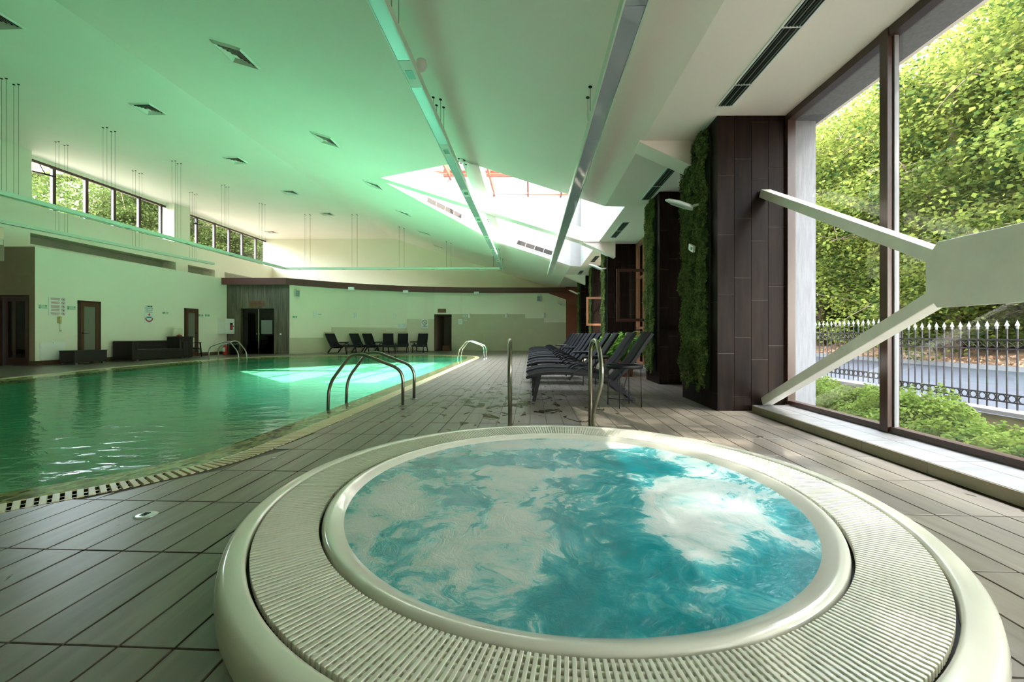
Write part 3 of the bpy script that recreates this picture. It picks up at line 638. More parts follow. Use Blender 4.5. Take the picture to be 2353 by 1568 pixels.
# remaining enclosure
k = MB(); k.poly([(-20,Y0,-.06),(5,Y0,-.06),(5,Y0,7.3),(-20,Y0,7.3)]); struct(k.build('wall_front', M_wall2, recalc=False))
k = MB(); k.poly([(-19.5,Y0,-.06),(-19.5,14,-.06),(-19.5,14,4.4),(-19.5,Y0,4.4)]); k.poly([(-19.5,Y0,3.79),(-16.6,Y0,3.79),(-16,13.3,3.79),(-19.5,13.3,3.79)]); k.poly([S(UU-.6,Y0,3.3),S(UU-.6,Y0,HZ),S(UU-.6,ya0,HZ),S(UU-.6,ya0,3.3)]); struct(k.build('wall_side', M_wall, recalc=False))
k = MB(); k.poly([S(UW,24.6,0),S(UW,25.4,0),S(UW,25.4,HC),S(UW,24.6,HC)]); k.poly([(5.2,20,0),(5.2,27.2,0),(5.2,27.2,HC),(5.2,20,HC)]); k.poly([(4.8,25.4,0),(4.8,27.2,0),(4.8,27.2,7.2),(4.8,25.4,7.2)]); struct(k.build('wall_right_end', M_red, recalc=False))  # first panel is added, out of sight, to keep sun off the far wall

# ================================================================== POOL
ctrl = [(-2.86,2.36),(-2.42,2.84),(-2.14,3.35),(-2.03,4.2),(-1.96,5.3),(-1.85,7.3),(-1.72,10),(-1.57,13.5),(-1.42,16.4),(-1.36,17.5),(-1.5,18.7),(-2.0,19.6),(-3.0,20.1),(-5,20.25),(-7.6,20.1),(-9.5,19.5),(-10.9,18.6),(-11.75,17.2),(-12.0,15),(-11.95,12.3),(-11.5,9.15),(-11.2,5.5),(-11.0,2.5),(-10.2,.9),(-8,.1),(-6,.15),(-4.4,.85),(-3.5,1.65)]
def catmull(P, n):
    out = []; N = len(P)
    for i in range(N):
        p0, p1, p2, p3 = (np.array(P[(i+j-1) % N], float) for j in range(4))
        for k in range(n):
            t = k/n; out.append(.5*((2*p1)+(-p0+p2)*t+(2*p0-5*p1+4*p2-p3)*t*t+(-p0+3*p1-3*p2+p3)*t**3))
    return np.array(out)
dense = catmull(ctrl, 40)
seg = np.linalg.norm(np.roll(dense,-1,0)-dense, axis=1); cum = np.concatenate([[0], np.cumsum(seg)]); PER = cum[-1]
def along(s):
    s = s % PER; i = np.searchsorted(cum, s, side='right')-1; i = min(i, len(dense)-1); t = (s-cum[i])/max(seg[i],1e-9)
    a, b = dense[i], dense[(i+1) % len(dense)]; p = a+(b-a)*t
    a2, b2 = dense[(i-4) % len(dense)], dense[(i+5) % len(dense)]; d = (b2-a2)/np.linalg.norm(b2-a2)
    return p, d, np.array([-d[1], d[0]])       # inward normal (outline is counter-clockwise)
NS = 440; ring = [along(PER*i/NS) for i in range(NS)]
def off(o): return [tuple(p+n*o) for p, d, n in ring]
pool = empty('swimming_pool', (0,0,0)); tag(pool, 'large green indoor swimming pool with pale overflow grate, left of the hot tub', 'pool')
def strip(k, o0, z0, o1, z1):
    A, B = off(o0), off(o1); n = len(A)
    vs = [(x,y,z0) for x,y in A]+[(x,y,z1) for x,y in B]
    k.add(vs, [(i,(i+1)%n,n+(i+1)%n,n+i) for i in range(n)], True)
GW = .19
k = MB(); strip(k, -.002, -.002, -.002, -.09); strip(k, -.002, -.09, GW, -.09); strip(k, GW, -.09, GW, -.004); k.build('gutter', M_gutter, pool, recalc=False)
k = MB(); strip(k, GW-.002, -.004, GW+.022, -.006); k.build('edge_trim', M_trim_o, pool, recalc=False)
k = MB(); strip(k, GW+.022, -.004, GW+.34, -.020); strip(k, GW+.34, -.020, GW+.36, -.10); k.build('mosaic_band', M_mosaic, pool, recalc=False)
k = MB(); strip(k, GW+.36, -.10, GW+.40, -.25)
inner = off(GW+.40); P = [[Vector((x,y,-.25)) for x, y in inner]]
k.add([tuple(p) for p in P[0]], list(tessellate_polygon(P))); k.build('basin', M_basin, pool, recalc=False)
wp = off(GW+.33); P = [[Vector((x,y,-.022)) for x, y in wp]]
k = MB(); k.add([tuple(p) for p in P[0]], list(tessellate_polygon(P))); k.build('water', M_water, pool, recalc=False)
# make sure water normals point up
me = pool.children[-1].data
if me.polygons[0].normal.z < 0: me.flip_normals()
# grate slats: the 300 that show largest are single, the rest joined
PITCH = .052; nsl = int(PER/PITCH); sl = []
for i in range(nsl):
    p, d, n = along(PER*i/nsl); sl.append((math.hypot(p[0], p[1]) + (50 if (p[1] < .9 or abs(p[0]/max(p[1],.1)) > 1.3) else 0), p, d, n))
sl.sort(key=lambda t: t[0])
SLM = MB().box(.004, GW-.006, -.016, .016, -.022, .004).mesh('slat', M_grateb, bevel=.003)
for t in sl[:300]:
    _, p, d, n = t; o = link('grate_slat', SLM, pool, (p[0], p[1], 0), math.atan2(n[1], n[0]))
k = MB()
for t in sl[300:]:
    _, p, d, n = t; M = Matrix.Translation((p[0],p[1],0))@Matrix.Rotation(math.atan2(n[1],n[0]),4,'Z'); k.box(.004,GW-.006,-.016,.016,-.022,.004,M)
k.build('grate_slats', M_grateb, pool)['kind'] = 'stuff'
k = MB(); strip(k, .045, -.010, .06, -.010); strip(k, GW-.07, -.010, GW-.055, -.010); k.build('grate_connectors', M_grateb, pool, recalc=False)

# ================================================================== FLOOR
fl = struct(empty('floor'))
ol = off(-.003); outer = [Vector(p) for p in ((-21,-3.2,-.007),(UW-.1,-3.2,-.007),(UW+1.25,29.2,-.007),(-21,29.2,-.007))]
P = [outer, [Vector((x,y,-.007)) for x, y in ol]]
allv = P[0]+P[1]; k = MB(); k.add([tuple(p) for p in allv], list(tessellate_polygon(P))); k.build('screed', M_grout, fl, recalc=False)
if fl.children[0].data.polygons[0].normal.z < 0: fl.children[0].data.flip_normals()
TW, TL = .187, .57; U0, V0 = -2.29, 2.434
CX, CY = .319, 2.50
ringp = np.array([p for p, d, n in ring]); ringn = np.array([n for p, d, n in ring])
def inside(x, y):
    i = np.argmin((ringp[:,0]-x)**2+(ringp[:,1]-y)**2); return (np.array([x,y])-ringp[i])@ringn[i]
ax, ay = np.array([1,-SH]), np.array([SH,1]); ax = ax/np.linalg.norm(ax); ay = ay/np.linalg.norm(ay)
def clip(poly, p, n):   # keep the side outside the pool
    out = []
    for i in range(len(poly)):
        a, b = poly[i], poly[(i+1) % len(poly)]; da, db = (a-p)@n, (b-p)@n
        if da <= 0: out.append(a)
        if da*db < 0: out.append(a+(b-a)*da/(da-db))
    return out
tiles = []
org = np.array([U0+SH*V0, V0])*0 + np.array([-2.33+0.0, 2.54])   # a joint crossing seen in the picture
for i in range(-78, 40):
    for j in range(-10, 46):
        c = org+ax*(i+.5)*TW+ay*(j+.5)*TL
        if not (-17.5 < c[0] < 4.3 and -1.2 < c[1] < 25.6): continue
        if c[0] < -14.3 and c[1] > 13.3: continue
        if c[1] > 20.5 and c[0] < -11.5: continue
        if -12.2 < c[0] < 3.2 and c[1] > 20.5 and c[1] > cwy(c[0])-.25: continue
        if c[0]-SH*c[1] > 2.84 and c[1] < 5.4: continue
        if c[0]-SH*c[1] > 3.1: continue
        if math.hypot(c[0]-CX, c[1]-CY) < 1.3: continue
        dd_ = inside(*c)
        if dd_ > .45: continue
        q = [c-ax*(TW/2-.0045)-ay*(TL/2-.0045), c+ax*(TW/2-.0045)-ay*(TL/2-.0045), c+ax*(TW/2-.0045)+ay*(TL/2-.0045), c-ax*(TW/2-.0045)+ay*(TL/2-.0045)]
        cut = False
        if dd_ > -.45:
            ii = np.argmin((ringp[:,0]-c[0])**2+(ringp[:,1]-c[1])**2)
            for jj in (-3, 0, 3):
                kk = (ii+jj) % NS; m_ = len(q); q = clip(q, ringp[kk]-ringn[kk]*.008, ringn[kk]) if len(q) > 2 else q; cut = True
            if len(q) < 3: continue
        if c[0]-SH*c[1] > 2.84-.1 and c[1] < 5.4: pass
        vis = c[1] > .75 and abs(c[0])/c[1] < 1.33 and math.hypot(c[0]-CX, c[1]-CY) > 1.62
        tiles.append((math.hypot(*c)+(0 if vis else 60), q, c, cut))
tiles.sort(key=lambda t: t[0])
TM = MB().box(-TW/2+.0045, TW/2-.0045, -TL/2+.0045, TL/2-.0045, -.012, 0).mesh('tile', M_floor, bevel=.0015)
rot = math.atan2(ax[1], ax[0])
for t in tiles[:300]:
    if not t[3]: link('tile', TM, fl, (t[2][0], t[2][1], rng.uniform(-.0008,.0008)), rot)
    else: MB().prism([tuple(p-t[2]) for p in t[1]], -.012, 0).build('tile', M_floor, fl, loc=(t[2][0], t[2][1], 0))
k = MB()
for t in tiles[300:]: k.prism([tuple(p) for p in t[1]], -.012, rng.uniform(-.0006,.0006))
k.build('tiles', M_floor, fl, recalc=False)['kind'] = 'stuff'
# small flush deck drain covers
for x, y, r, lb in ((-2.02,2.33,.055,'small shiny oval drain cover in the deck at far left'),(-1.92,3.4,.02,'tiny bright stud in the deck beside the pool grate')):
    o = MB().lathe([(0,.006),(r*.8,.006),(r,.003),(r,-.004)], 20).build('drain_cover', M_drain, loc=(x,y,0)); tag(o, lb, 'drain')
    if r > .03:
        k = MB()
        for a in range(3): k.box(-.02+.012*a,-.014+.012*a,-.02,.02,.006,.008)
        k.build('slots', M_black, o)

# ================================================================== HOT TUB
tub = empty('hot_tub', (CX, CY, 0)); tag(tub, 'round sunken hot tub with cream rim and foaming teal water in front', 'hot tub')
R0, R1, R2 = 1.70, 1.600, 1.325; ZR = .10
NT = 160
MB().lathe([(R0+.005,0),(R0+.004,.05),(R0-.004,.085),(R0-.016,.098),(R0-.03,ZR+.002),(R1+.02,ZR+.002),(R1+.008,ZR-.001),(R1+.003,ZR-.010),(R1+.003,.03)], NT).build('rim', M_rim, tub)
MB().lathe([(R1+.003,.035),(R2-.004,.035)], NT).build('channel', M_gutter, tub)
MB().lathe([(R2-.006,.035),(R2-.006,.088),(R2-.012,.102),(R2-.028,.108),(R2-.05,.104),(R2-.085,.088),(R2-.125,.066),(R2-.165,.03),(R2-.21,-.0),(R2-.28,-.1)], NT).build('inner_lip', M_lip, tub)
NSL = 400; rr0, rr1 = R2+.006, R1-.008
def wedge(r0, r1, h0, h1, half):
    k = MB(); p = []
    for z in (h0, h1):
        for r, s in ((r0,-1),(r1,-1),(r1,1),(r0,1)): p.append((r, s*half*(r/1.45), z))
    return k.hexa(p)
TSM = wedge(rr0, rr1, .070, ZR, .0068).mesh('slat', M_gratew, bevel=.0022)
angs = []
for i in range(NSL):
    a = 2*PI*i/NSL; x, y = CX+1.45*math.cos(a), CY+1.45*math.sin(a); v = y > .85
    angs.append((0 if v else 50)+math.hypot(x, y) + 0*i); 
order = sorted(range(NSL), key=lambda i: angs[i])
for i in order[:300]: link('grate_slat', TSM, tub, (0,0,0), 2*PI*i/NSL)
k = MB()
for i in order[300:]:
    a = 2*PI*i/NSL; w_ = wedge(rr0, rr1, .070, ZR, .0068); M = Matrix.Rotation(a,4,'Z'); k.add([tuple(M@Vector(p)) for p in w_.v], w_.f)
k.build('grate_slats', M_gratew, tub)['kind'] = 'stuff'
k = MB()
for r, hw in ((1.347,.007),(1.376,.0065),(1.402,.0065),(1.428,.0065),(1.463,.020),(1.498,.0065),(1.524,.0065),(1.550,.0065),(1.578,.008)):
    k.lathe([(r-hw,.074),(r-hw,ZR-.004),(r+hw,ZR-.004),(r+hw,.074)], 200)
k.build('grate_rings', M_gratew, tub, recalc=False)
# churned water surface
NR_, NA = 60, 200; RWm = R2-.10; vs = []; fs = []
def hw(x, y):
    return .003*math.sin(5.1*x+2*y+1)*math.cos(4.3*y-2.2*x)+.0015*math.sin(11*x-7*y+2*math.sin(5*x))+.0015*math.cos(17*y+9*x+2*math.sin(6*x))+.001*math.sin(29*x+23*y)
for i in range(NR_+1):
    r = RWm*i/NR_
    for j in range(NA):
        a = 2*PI*j/NA; x, y = r*math.cos(a), r*math.sin(a); vs.append((x, y, .078+hw(x,y)*(1-(i/NR_)**6)))
fs = [(i*NA+j, (i+1)*NA+j, (i+1)*NA+(j+1)%NA, i*NA+(j+1)%NA) for i in range(NR_) for j in range(NA)]
k = MB(); k.add(vs, fs, True); k.build('water', M_foam, tub, recalc=False)
# two steel handrails at the far side of the tub
def arc(pts, rad, n=6):   # polyline with rounded corners
    P = [Vector(p) for p in pts]; out = [P[0]]
    for i in range(1, len(P)-1):
        a, b, c = P[i-1], P[i], P[i+1]; d1 = (a-b); d2 = (c-b); r = min(rad, d1.length*.48, d2.length*.48)
        p, q = b+d1.normalized()*r, b+d2.normalized()*r
        for k_ in range(n+1):
            t = k_/n; out.append(p*(1-t)**2+b*2*t*(1-t)+q*t*t)
    out.append(P[-1]); return out
path = [(0,0,0),(0,0,.935),(0,-.42,.935),(0,-.62,.60),(0,-.17,.22),(0,-.15,0)]
hr = empty('grab_rail', (-.02,4.42,0)); tag(hr, 'left brown-steel grab rail standing edge-on behind the hot tub', 'handrail', 'grab rails behind the hot tub')
MB().tube(arc(path, .2, 8), .0215, 14).build('tube', M_steel2, hr)
k = MB(); k.lathe([(.022,.012),(.045,.010),(.05,.0)], 20); k.lathe([(.022,.012),(.045,.010),(.05,.0)], 20, (0,-.15,0)); k.build('base_flange', M_steel2, hr)
dup(hr, (.82,4.42,0), 0, 'right brown-steel grab rail with looped tube behind the hot tub, before the loungers')

# pool ladders
def ladder(loc, rz, label, m, sc=1):
    L = empty('pool_ladder', loc, rz); tag(L, label, 'pool ladder', 'pool ladders')
    for dy in (0, .62):
        pth = [(0,dy,0),(0,dy,.50),(-.58,dy,.725),(-.74,dy,.70),(-1.04,dy,.30),(-1.06,dy,-.24)]
        r = MB().tube(arc(pth, .16, 7), .022, 12).build('rail', m, L)
        MB().lathe([(.022,.015),(.055,.012),(.06,.0)], 20, (0,dy,0)).build('flange', m, r)
    for z in (-.12,): MB().box(-1.09,-1.01,0,.62,z-.012,z+.012).build('tread', m, L)
    return L
ladder((-1.52,5.88,0), -.02, 'nearest pool ladder, brown steel rails over the near pool edge', M_steel2)
ladder((-1.10,16.7,0), -.08, 'bright chrome pool ladder at the far right corner of the pool', M_chrome)
ladder((-11.55,16.6,0), PI+.12, 'pool ladder at the left pool edge before the fire cabinet', M_steel)

# ================================================================== LOUNGERS
def make_lounger(name, label, fm, group):
    L = empty(name); tag(L, label, 'sun lounger', group)
    rail = [(0,.355),(.13,.395),(.28,.418),(.55,.422),(.9,.395),(1.14,.345),(1.29,.27),(1.57,.02)]
    W = .30
    rp = catmull_open(rail, 5)
    for s in (-1, 1):
        k = MB()
        for a, b in zip(rp, rp[1:]): k.beam((a[0],s*W,a[1]),(b[0],s*W,b[1]),.032,.045,(0,0,1))
        if s: # ratchet teeth on the rear leg
            for q in range(5):
                t = .35+.13*q; x = 1.29+.28*t; z = .27-.25*t+.035; k.box(x-.012,x+.012,s*W-.012,s*W+.012,z-.01,z+.03)
        k.build('side_rail', fm, L)
        kk = MB(); kk.beam((.19,s*W*.96,.40),(.10,s*W*.96,.0),.035,.05,(1,0,0)); kk.build('leg', fm, L)
        ar = catmull_open([(.62,.325),(.70,.43),(.80,.495),(.93,.51),(1.06,.455),(1.17,.36)], 5); k = MB()
        for a, b in zip(ar, ar[1:]): k.beam((a[0],s*(W+.02),a[1]),(b[0],s*(W+.02),b[1]),.038,.026,(0,0,1))
        k.build('armrest', fm, L)
        k = MB(); br = catmull_open([(1.27,.275),(1.42,.43),(1.57,.60),(1.70,.80),(1.84,1.005)], 4)
        for a, b in zip(br, br[1:]): k.beam((a[0],s*(W-.035),a[1]),(b[0],s*(W-.035),b[1]),.028,.04,(0,0,1))
        k.build('back_rail', fm, L)
        k = MB(); k.beam((1.52,s*(W-.06),.52),(1.42,s*(W-.06),.17),.014,.014,(1,0,0)); k.build('back_prop', fm, L)
    for (x, z, t_) in ((.0,.355,.03),(1.57,.02,.03),(1.15,.34,.03),(.12,.12,.02)): MB().beam((x,-W,z),(x,W,z),t_,t_).build('cross_bar', fm, L)
    def sling(pts, w, name):
        k = MB(); n = len(pts); vs = []
        for (x, z) in pts: vs += [(x,-w,z),(x,-w*.5,z-.006),(x,0,z-.009),(x,w*.5,z-.006),(x,w,z)]
        base = [(i*5+j, i*5+j+1, (i+1)*5+j+1, (i+1)*5+j) for i in range(n-1) for j in range(4)]
        k.add(vs, base, True); o = k.build(name, M_sling, L, recalc=False); mo = o.modifiers.new('s', 'SOLIDIFY'); mo.thickness = .006
    sling([(x, z+.012) for x, z in catmull_open(rail[:6], 5)], W-.015, 'seat_sling')
    sling([(x-.01, z+.012) for x, z in catmull_open([(1.27,.275),(1.42,.43),(1.57,.60),(1.70,.80),(1.85,1.02)], 4)], W-.03, 'back_sling')
    return L
def catmull_open(P, n):
    P = [P[0]]+list(P)+[P[-1]]; out = []
    for i in range(1, len(P)-2):
        p0, p1, p2, p3 = (np.array(P[i+j-1], float) for j in range(4))
        for k in range(n):
            t = k/n; out.append(tuple(.5*((2*p1)+(-p0+p2)*t+(2*p0-5*p1+4*p2-p3)*t*t+(-p0+3*p1-3*p2+p3)*t**3)))
    out.append(tuple(P[-1])); return out
GR = 'black sling loungers in a row by the columns'
ysr = [6.54, 7.5, 8.9, 9.75, 10.95, 11.9, 12.75, 13.5, 14.5, 15.5, 16.4, 17.5, 18.6]
ordn = ['nearest','second','third','fourth','fifth','sixth','seventh','eighth','ninth','tenth','eleventh','twelfth','farthest']
lg0 = None
for i, y in enumerate(ysr):
    loc = S(-.07 if i else -.06, y, 0); lb = '%s black sling lounger in the row along the dark columns, counted from the hot tub' % ordn[i]
    if lg0 is None: lg0 = make_lounger('sun_lounger', lb, M_black, GR); lg0.location = loc; lg0.rotation_euler.z = -SH
    else: dup(lg0, loc, -SH+rng.uniform(-.02,.02), lb)
# loungers against the concave wall
GL = 'black sling loungers against the concave wall'
spec = [(760,21.9,-.55),(815,22.9,-.62),(845,22.7,-.75),(892,23.2,-1.25),(926,23.6,-1.38),(972,23.9,-1.53)]
names = ['leftmost black lounger against the far wall, beside a small table','second black lounger from the left at the far wall, close to the third','third black lounger from the left at the far wall, with table at its right','fourth black lounger from the left at the far wall, facing the pool','fifth black lounger from the left at the far wall, left of a small table','rightmost black lounger at the far wall, next to the open doorway']
for (px_, y, rz), lb in zip(spec, names):
    # head end sits at px_,y ; foot points away by angle rz
    hx = (px_-1176.5)/970*y; f = Vector((math.cos(rz), math.sin(rz), 0)); loc = Vector((hx, y, 0))+f*1.75
    dup(lg0, loc, rz+PI, lb, GL)
o = dup(lg0, (-14.15,10.6,0), math.atan2(.3,-1), 'low black lounger at the far left edge before the double door', GL); o['group'] = 'single lounger at left'
for c in o.children:
    pass
# side tables
def make_table(label):
    T = empty('side_table'); tag(T, label, 'side table', 'round black wire side tables')
    MB().lathe([(0,.545),(.235,.545),(.235,.57),(.25,.575),(.255,.56),(.25,.53),(.235,.53),(0,.54)], 40).build('table_top', M_black, T)
    for q in range(4):
        a = PI/4+q*PI/2+.25; MB().tube([(.225*math.cos(a),.225*math.sin(a),.54),(.235*math.cos(a),.235*math.sin(a),0)],.006,6).build('leg', M_black, T)
    k = MB()
    for q in range(2):
        a = PI/4+q*PI/2+.25; k.tube([(.233*math.cos(a),.233*math.sin(a),.09),(-.233*math.cos(a),-.233*math.sin(a),.09)],.005,6)
    k.build('cross_brace', M_black, T); return T
tb = make_table('nearest round black side table, in front of the first lounger back'); tb.location = (1.56,5.86,0)
for (x, y, lb) in ((1.62,8.2,'round black side table between the second and third loungers'),(1.75,10.35,'round black side table between the fourth and fifth loungers'),(1.95,14.0,'round black side table halfway down the lounger row'),(2.0,17.05,'round black side table near the far end of the lounger row'),
    (-9.05,22.7,'small black table beside the leftmost far-wall lounger'),(-7.35,23.2,'small black table between third and fourth far-wall loungers'),(-5.55,24.0,'small black table left of the lounger beside the doorway')):
    dup(tb, (x,y,0), rng.uniform(0,1), lb)
# white framed chair at the far end of the row
ch = empty('chair', (2.55,18.9,0), 0); tag(ch, 'white framed chair behind the far end of the lounger row', 'chair')
for s in (-1,1): MB().tube(arc([(.25,s*.26,0),(.30,s*.26,.45),(.42,s*.26,1.0),(.42,0,1.02)],.08,4),.017,8).build('frame', M_white, ch)
MB().box(-.25,.28,-.24,.24,.42,.45).build('seat', M_white, ch); MB().hexa([(.30,-.24,.45),(.32,-.24,.45),(.32,.24,.45),(.30,.24,.45),(.41,-.24,.98),(.43,-.24,.98),(.43,.24,.98),(.41,.24,.98)]).build('backrest', M_white, ch)
for s in (-1,1): MB().tube([(-.24,s*.22,0),(-.22,s*.22,.43)],.015,8).build('leg', M_white, ch)

# ================================================================== STEEL X-BRACE at the near window
BU = 2.98
br = empty('cross_brace', (0,0,0)); tag(br, 'white steel cross brace with large gusset plate before the near window', 'brace')
zm = 1.43; ymid = 2.78; th = .075
pl = [(ymid-.42,zm+.235),(ymid+.27,zm+.235),(ymid+.36,zm+.12),(ymid+.36,zm-.13),(ymid+.27,zm-.24),(ymid-.42,zm-.24),(ymid-.51,zm-.12),(ymid-.51,zm+.12)]
def BP(u, y, z): return (u+.0558*y-.035, y, z)
n = len(pl); k = MB(); vs = [BP(BU-.045, y, z) for y, z in pl]+[BP(BU-.015, y, z) for y, z in pl]
k.add(vs, [tuple(range(n)), tuple(range(2*n-1,n-1,-1))]+[(i,(i+1)%n,n+(i+1)%n,n+i) for i in range(n)]); k.build('gusset_plate', M_whitep, br, bevel=.004)
for (ya, za, yb, zb) in ((5.46,2.82,ymid+.30,zm+.13),(5.42,.135,ymid+.30,zm-.15),(ymid-.45,zm+.13,.15,2.82),(ymid-.45,zm-.15,.15,.135)):
    k = MB(); k.beam(BP(BU+.02,ya,za), BP(BU+.02,yb,zb), .10, .125, (1,0,0)); 
    o = k.build('diagonal', M_whitep, br, bevel=.006)
    # open channel mouth beyond the web near the plate
    d = Vector((0, yb-ya, zb-za)).normalized()
    if yb > 1: MB().beam(BP(BU+.085,yb+d.y*-.45,zb-d.z*.45), BP(BU+.085,yb+d.y*.25,zb+d.z*.25), .03, .11, (1,0,0)).build('end_plate', M_whitep, br)

# ================================================================== HANGING LIGHT CHANNELS
def channel(name, label, a, b, z, wdt, h, period, group, m_body, boxed=.55, first=0, glass=None):
    """a,b ground points of centre line; underside at z"""
    a = Vector((a[0],a[1],z)); b = Vector((b[0],b[1],z)); L = (b-a).length; ang = math.atan2(b.y-a.y, b.x-a.x)
    R = empty(name, a, ang); tag(R, label, 'light fixture', group)
    MB().box(0,L,-wdt/2,wdt/2,.012,h).build('housing', m_body, R)
    for s in (-1,1): MB().box(0,L,s*wdt/2-.008,s*wdt/2+.008,-.004,h+.01).build('side_profile', m_body, R)
    x = first
    while x < L:
        x1 = min(x+boxed, L)
        if boxed > 0 and x1 > 0:
            p = MB().box(max(x,0)+.004,x1-.004,-wdt/2+.01,wdt/2-.01,0,.012).build('cover_plate', m_body, R)
            mid = (max(x,0)+x1)/2; MB().box(mid-.09,mid+.09,-.045,.045,-.004,.002).build('downlight', mat('downlight_glass', (.16,.36,.26), .25), p)
        x2 = min(x+period, L)
        if x2 > max(x1,0)+.05: MB().box(max(x1,0)+.004,x2-.004,-wdt/2+.01,wdt/2-.01,.002,.012).build('glass_panel', glass, R)
        x += period
    return R, L
M_chan = mat('pale_channel_paint', (.62,.72,.60), .35)
M_lg = mat('pale_green_diffuser', (.50,.60,.58), .22, spec=.6, metal=.15, var=.05, vscale=1)
M_mir = mat('mirror_like_panel', (.62,.66,.70), .06, metal=.45, var=.0, spec=.9)
zl = 4.3
fixes = [('right side of the long suspended light ring, crossing the skylight', S(-1.55,-1.0), S(-1.49,21.5), .165, -.2),
         ('left side of the suspended light ring, in front of the clerestory windows', S(-12.55,-1), S(-12.6,21.5), .165, 0),
         ('far side of the suspended light ring, parallel to the concave wall', S(-12.6,21.55), S(-1.49,21.55), .165, .4)]
wires = MB()
def hang(R, L, step, zl, first, par, wdt=.12, top=None, zoff=.1):
    x = first; Mx = Matrix.Translation(R.location)@Matrix.Rotation(R.rotation_euler.z,4,'Z'); inv = Mx.inverted()
    while x < L:
        for dx in (-.12,.12):
            for s in (-1,1):
                p = Mx@Vector((x+dx,s*wdt/2,zoff)); u = p.x-SH*p.y; zt = zc(u) if top is None else top
                if -3.9 < u < 2.09 and 9.3 < p.y < 17.5 and abs(u+.9) < 2.9 and not (9.3 < p.y < 11.1 or 13.0 < p.y < 14.9): continue
                if .3 < u < 2.09 and 9.3 < p.y < 17.5: continue
                q = inv@Vector((p.x,p.y,zt))
                wr_ = MB().tube([(x+dx,s*wdt/2,zoff),(q.x,q.y,q.z)],.0028,5).build('suspension_wire', M_inkk, R)
                MB().lathe([(0,-.015),(.02,-.012),(.03,0)],10,(q.x,q.y,q.z)).build('wire_anchor', M_black, wr_)
        x += step
for i, (lb, a, b, wd, f) in enumerate(fixes):
    R, L = channel('light_channel', lb, a[:2], b[:2], zl, wd, .09, 2.27, 'suspended light ring', M_chan, .55, [6.1-2.27*3, .3, .5][i], M_lg if i == 0 else M_chan)
    hang(R, L, 2.4, zl, [2.2+1.0, 1.6, 1.2][i], R)
R, L = channel('light_channel', 'short second light channel below the clerestory, nearest the left wall', (-15.9,2.0), (-13.65,19.3), 4.17, .14, .08, 2.27, 'second light channel', M_chan, 0, 0, M_chan)
hang(R, L, 2.4, 4.17, 2.0, R, .12, HZ)
R, L = channel('light_channel', 'right light channel with mirrored panels reflecting the trees', S(.825,-1.5)[:2], S(.825,18.6)[:2], 3.60, .19, .10, 2.3, 'mirrored light channel', M_chan, 0, .25, M_mir)
hang(R, L, 4.6, 3.6, 2.35, R, .15)
o = MB().lathe([(0,0),(.05,.0),(.075,.05),(.06,.12),(0,.14)], 16).build('junction_box', M_whitep, loc=(-1.16,5.4,4.38)); tag(o, 'small round grey lamp housing clipped to the right side of the light ring', 'lamp')

# square ceiling diffusers
def diffuser(loc, tilt, label):
    D = empty('air_diffuser', loc); tag(D, label, 'air vent', 'square ceiling diffusers'); D.rotation_euler = (0, tilt, 0)
    D.rotation_euler = (Matrix.Rotation(-SH,4,'Z')@Matrix.Rotation(tilt,4,'Y')).to_euler()
    k = MB(); s = .30
    for (a, b) in ((s,s-.04),):
        k.add([(-a,-a,-.004),(a,-a,-.004),(a,a,-.004),(-a,a,-.004),(-b,-b,-.034),(b,-b,-.034),(b,b,-.034),(-b,b,-.034)], [(0,1,5,4),(1,2,6,5),(2,3,7,6),(3,0,4,7)])
    k.build('frame', M_ceil, D, recalc=False)
    MB().box(-s+.04,s-.04,-s+.04,s-.04,-.002,.0).build('throat_shade', M_dark, D)  # flat black plate painted in for the shade of the duct
    k = MB()
    for j in range(5):
        a = s-.05-.048*j; b = a-.024
        k.add([(-a,-a,-.034),(a,-a,-.034),(a,a,-.034),(-a,a,-.034),(-b,-b,-.008),(b,-b,-.008),(b,b,-.008),(-b,b,-.008)], [(0,1,5,4),(1,2,6,5),(2,3,7,6),(3,0,4,7)])
    k.build('louvres', M_ceil, D, recalc=False)
    MB().box(-.05,.05,-.05,.05,-.034,-.028).build('centre_plate', M_ceil, D)
    return D
tl = math.atan(SLOPE)
for i, y in enumerate((7.6,10.9,14.2,17.5,20.9,24.2)):
    u = -5.30; diffuser(S(u,y,zc(u)), tl, '%s square diffuser in the sloping ceiling row left of the light ring, from the camera' % ordn[i])
for i, y in enumerate((8.15,11.42,14.8,18.15,21.4)):
    diffuser(S(-10.35,y,HZ), 0, '%s square diffuser in the flat high ceiling row, from the camera' % ordn[i])
diffuser(S(-15.5,25.2,HZ), 0, 'lone square diffuser near the far left corner above the clerestory')
# slot diffusers in the low ceiling
def slotvent(y0, y1, u, label):
    c = S(u, y0, HC); D = empty('slot_vent', c, -SH); tag(D, label, 'air vent', 'linear slot vents in the low ceiling')
    L = y1-y0; wv = .17
    k = MB(); k.box(-.02,.0,0,L,-.012,0); k.box(wv,wv+.02,0,L,-.012,0); k.box(-.02,wv+.02,-.02,0,-.012,0); k.box(-.02,wv+.02,L,L+.02,-.012,0); k.build('frame', M_ceil2, D)
    MB().box(0,wv,0,L,-.003,0).build('throat_shade', M_dark, D)  # black strip in place of the shade inside the slot
    for q in range(5): MB().box(.018+.030*q,.026+.030*q,0,L,-.012,-.003).build('blade', M_slot if q % 2 else mat('grey_blade', (.18,.20,.15), .5), D)
    k = MB(); t = .9
    while t < L: k.box(0,wv,t-.006,t+.006,-.013,-.003); t += .9
    k.build('divider', M_ceil2, D)
slotvent(.3, 5.25, 2.32, 'long linear slot vent at top right above the hot tub')
slotvent(7.2, 8.9, 2.33, 'second slot vent, beside the nearest column light')
slotvent(10.7, 12.4, 2.33, 'third slot vent, right of the skylight')
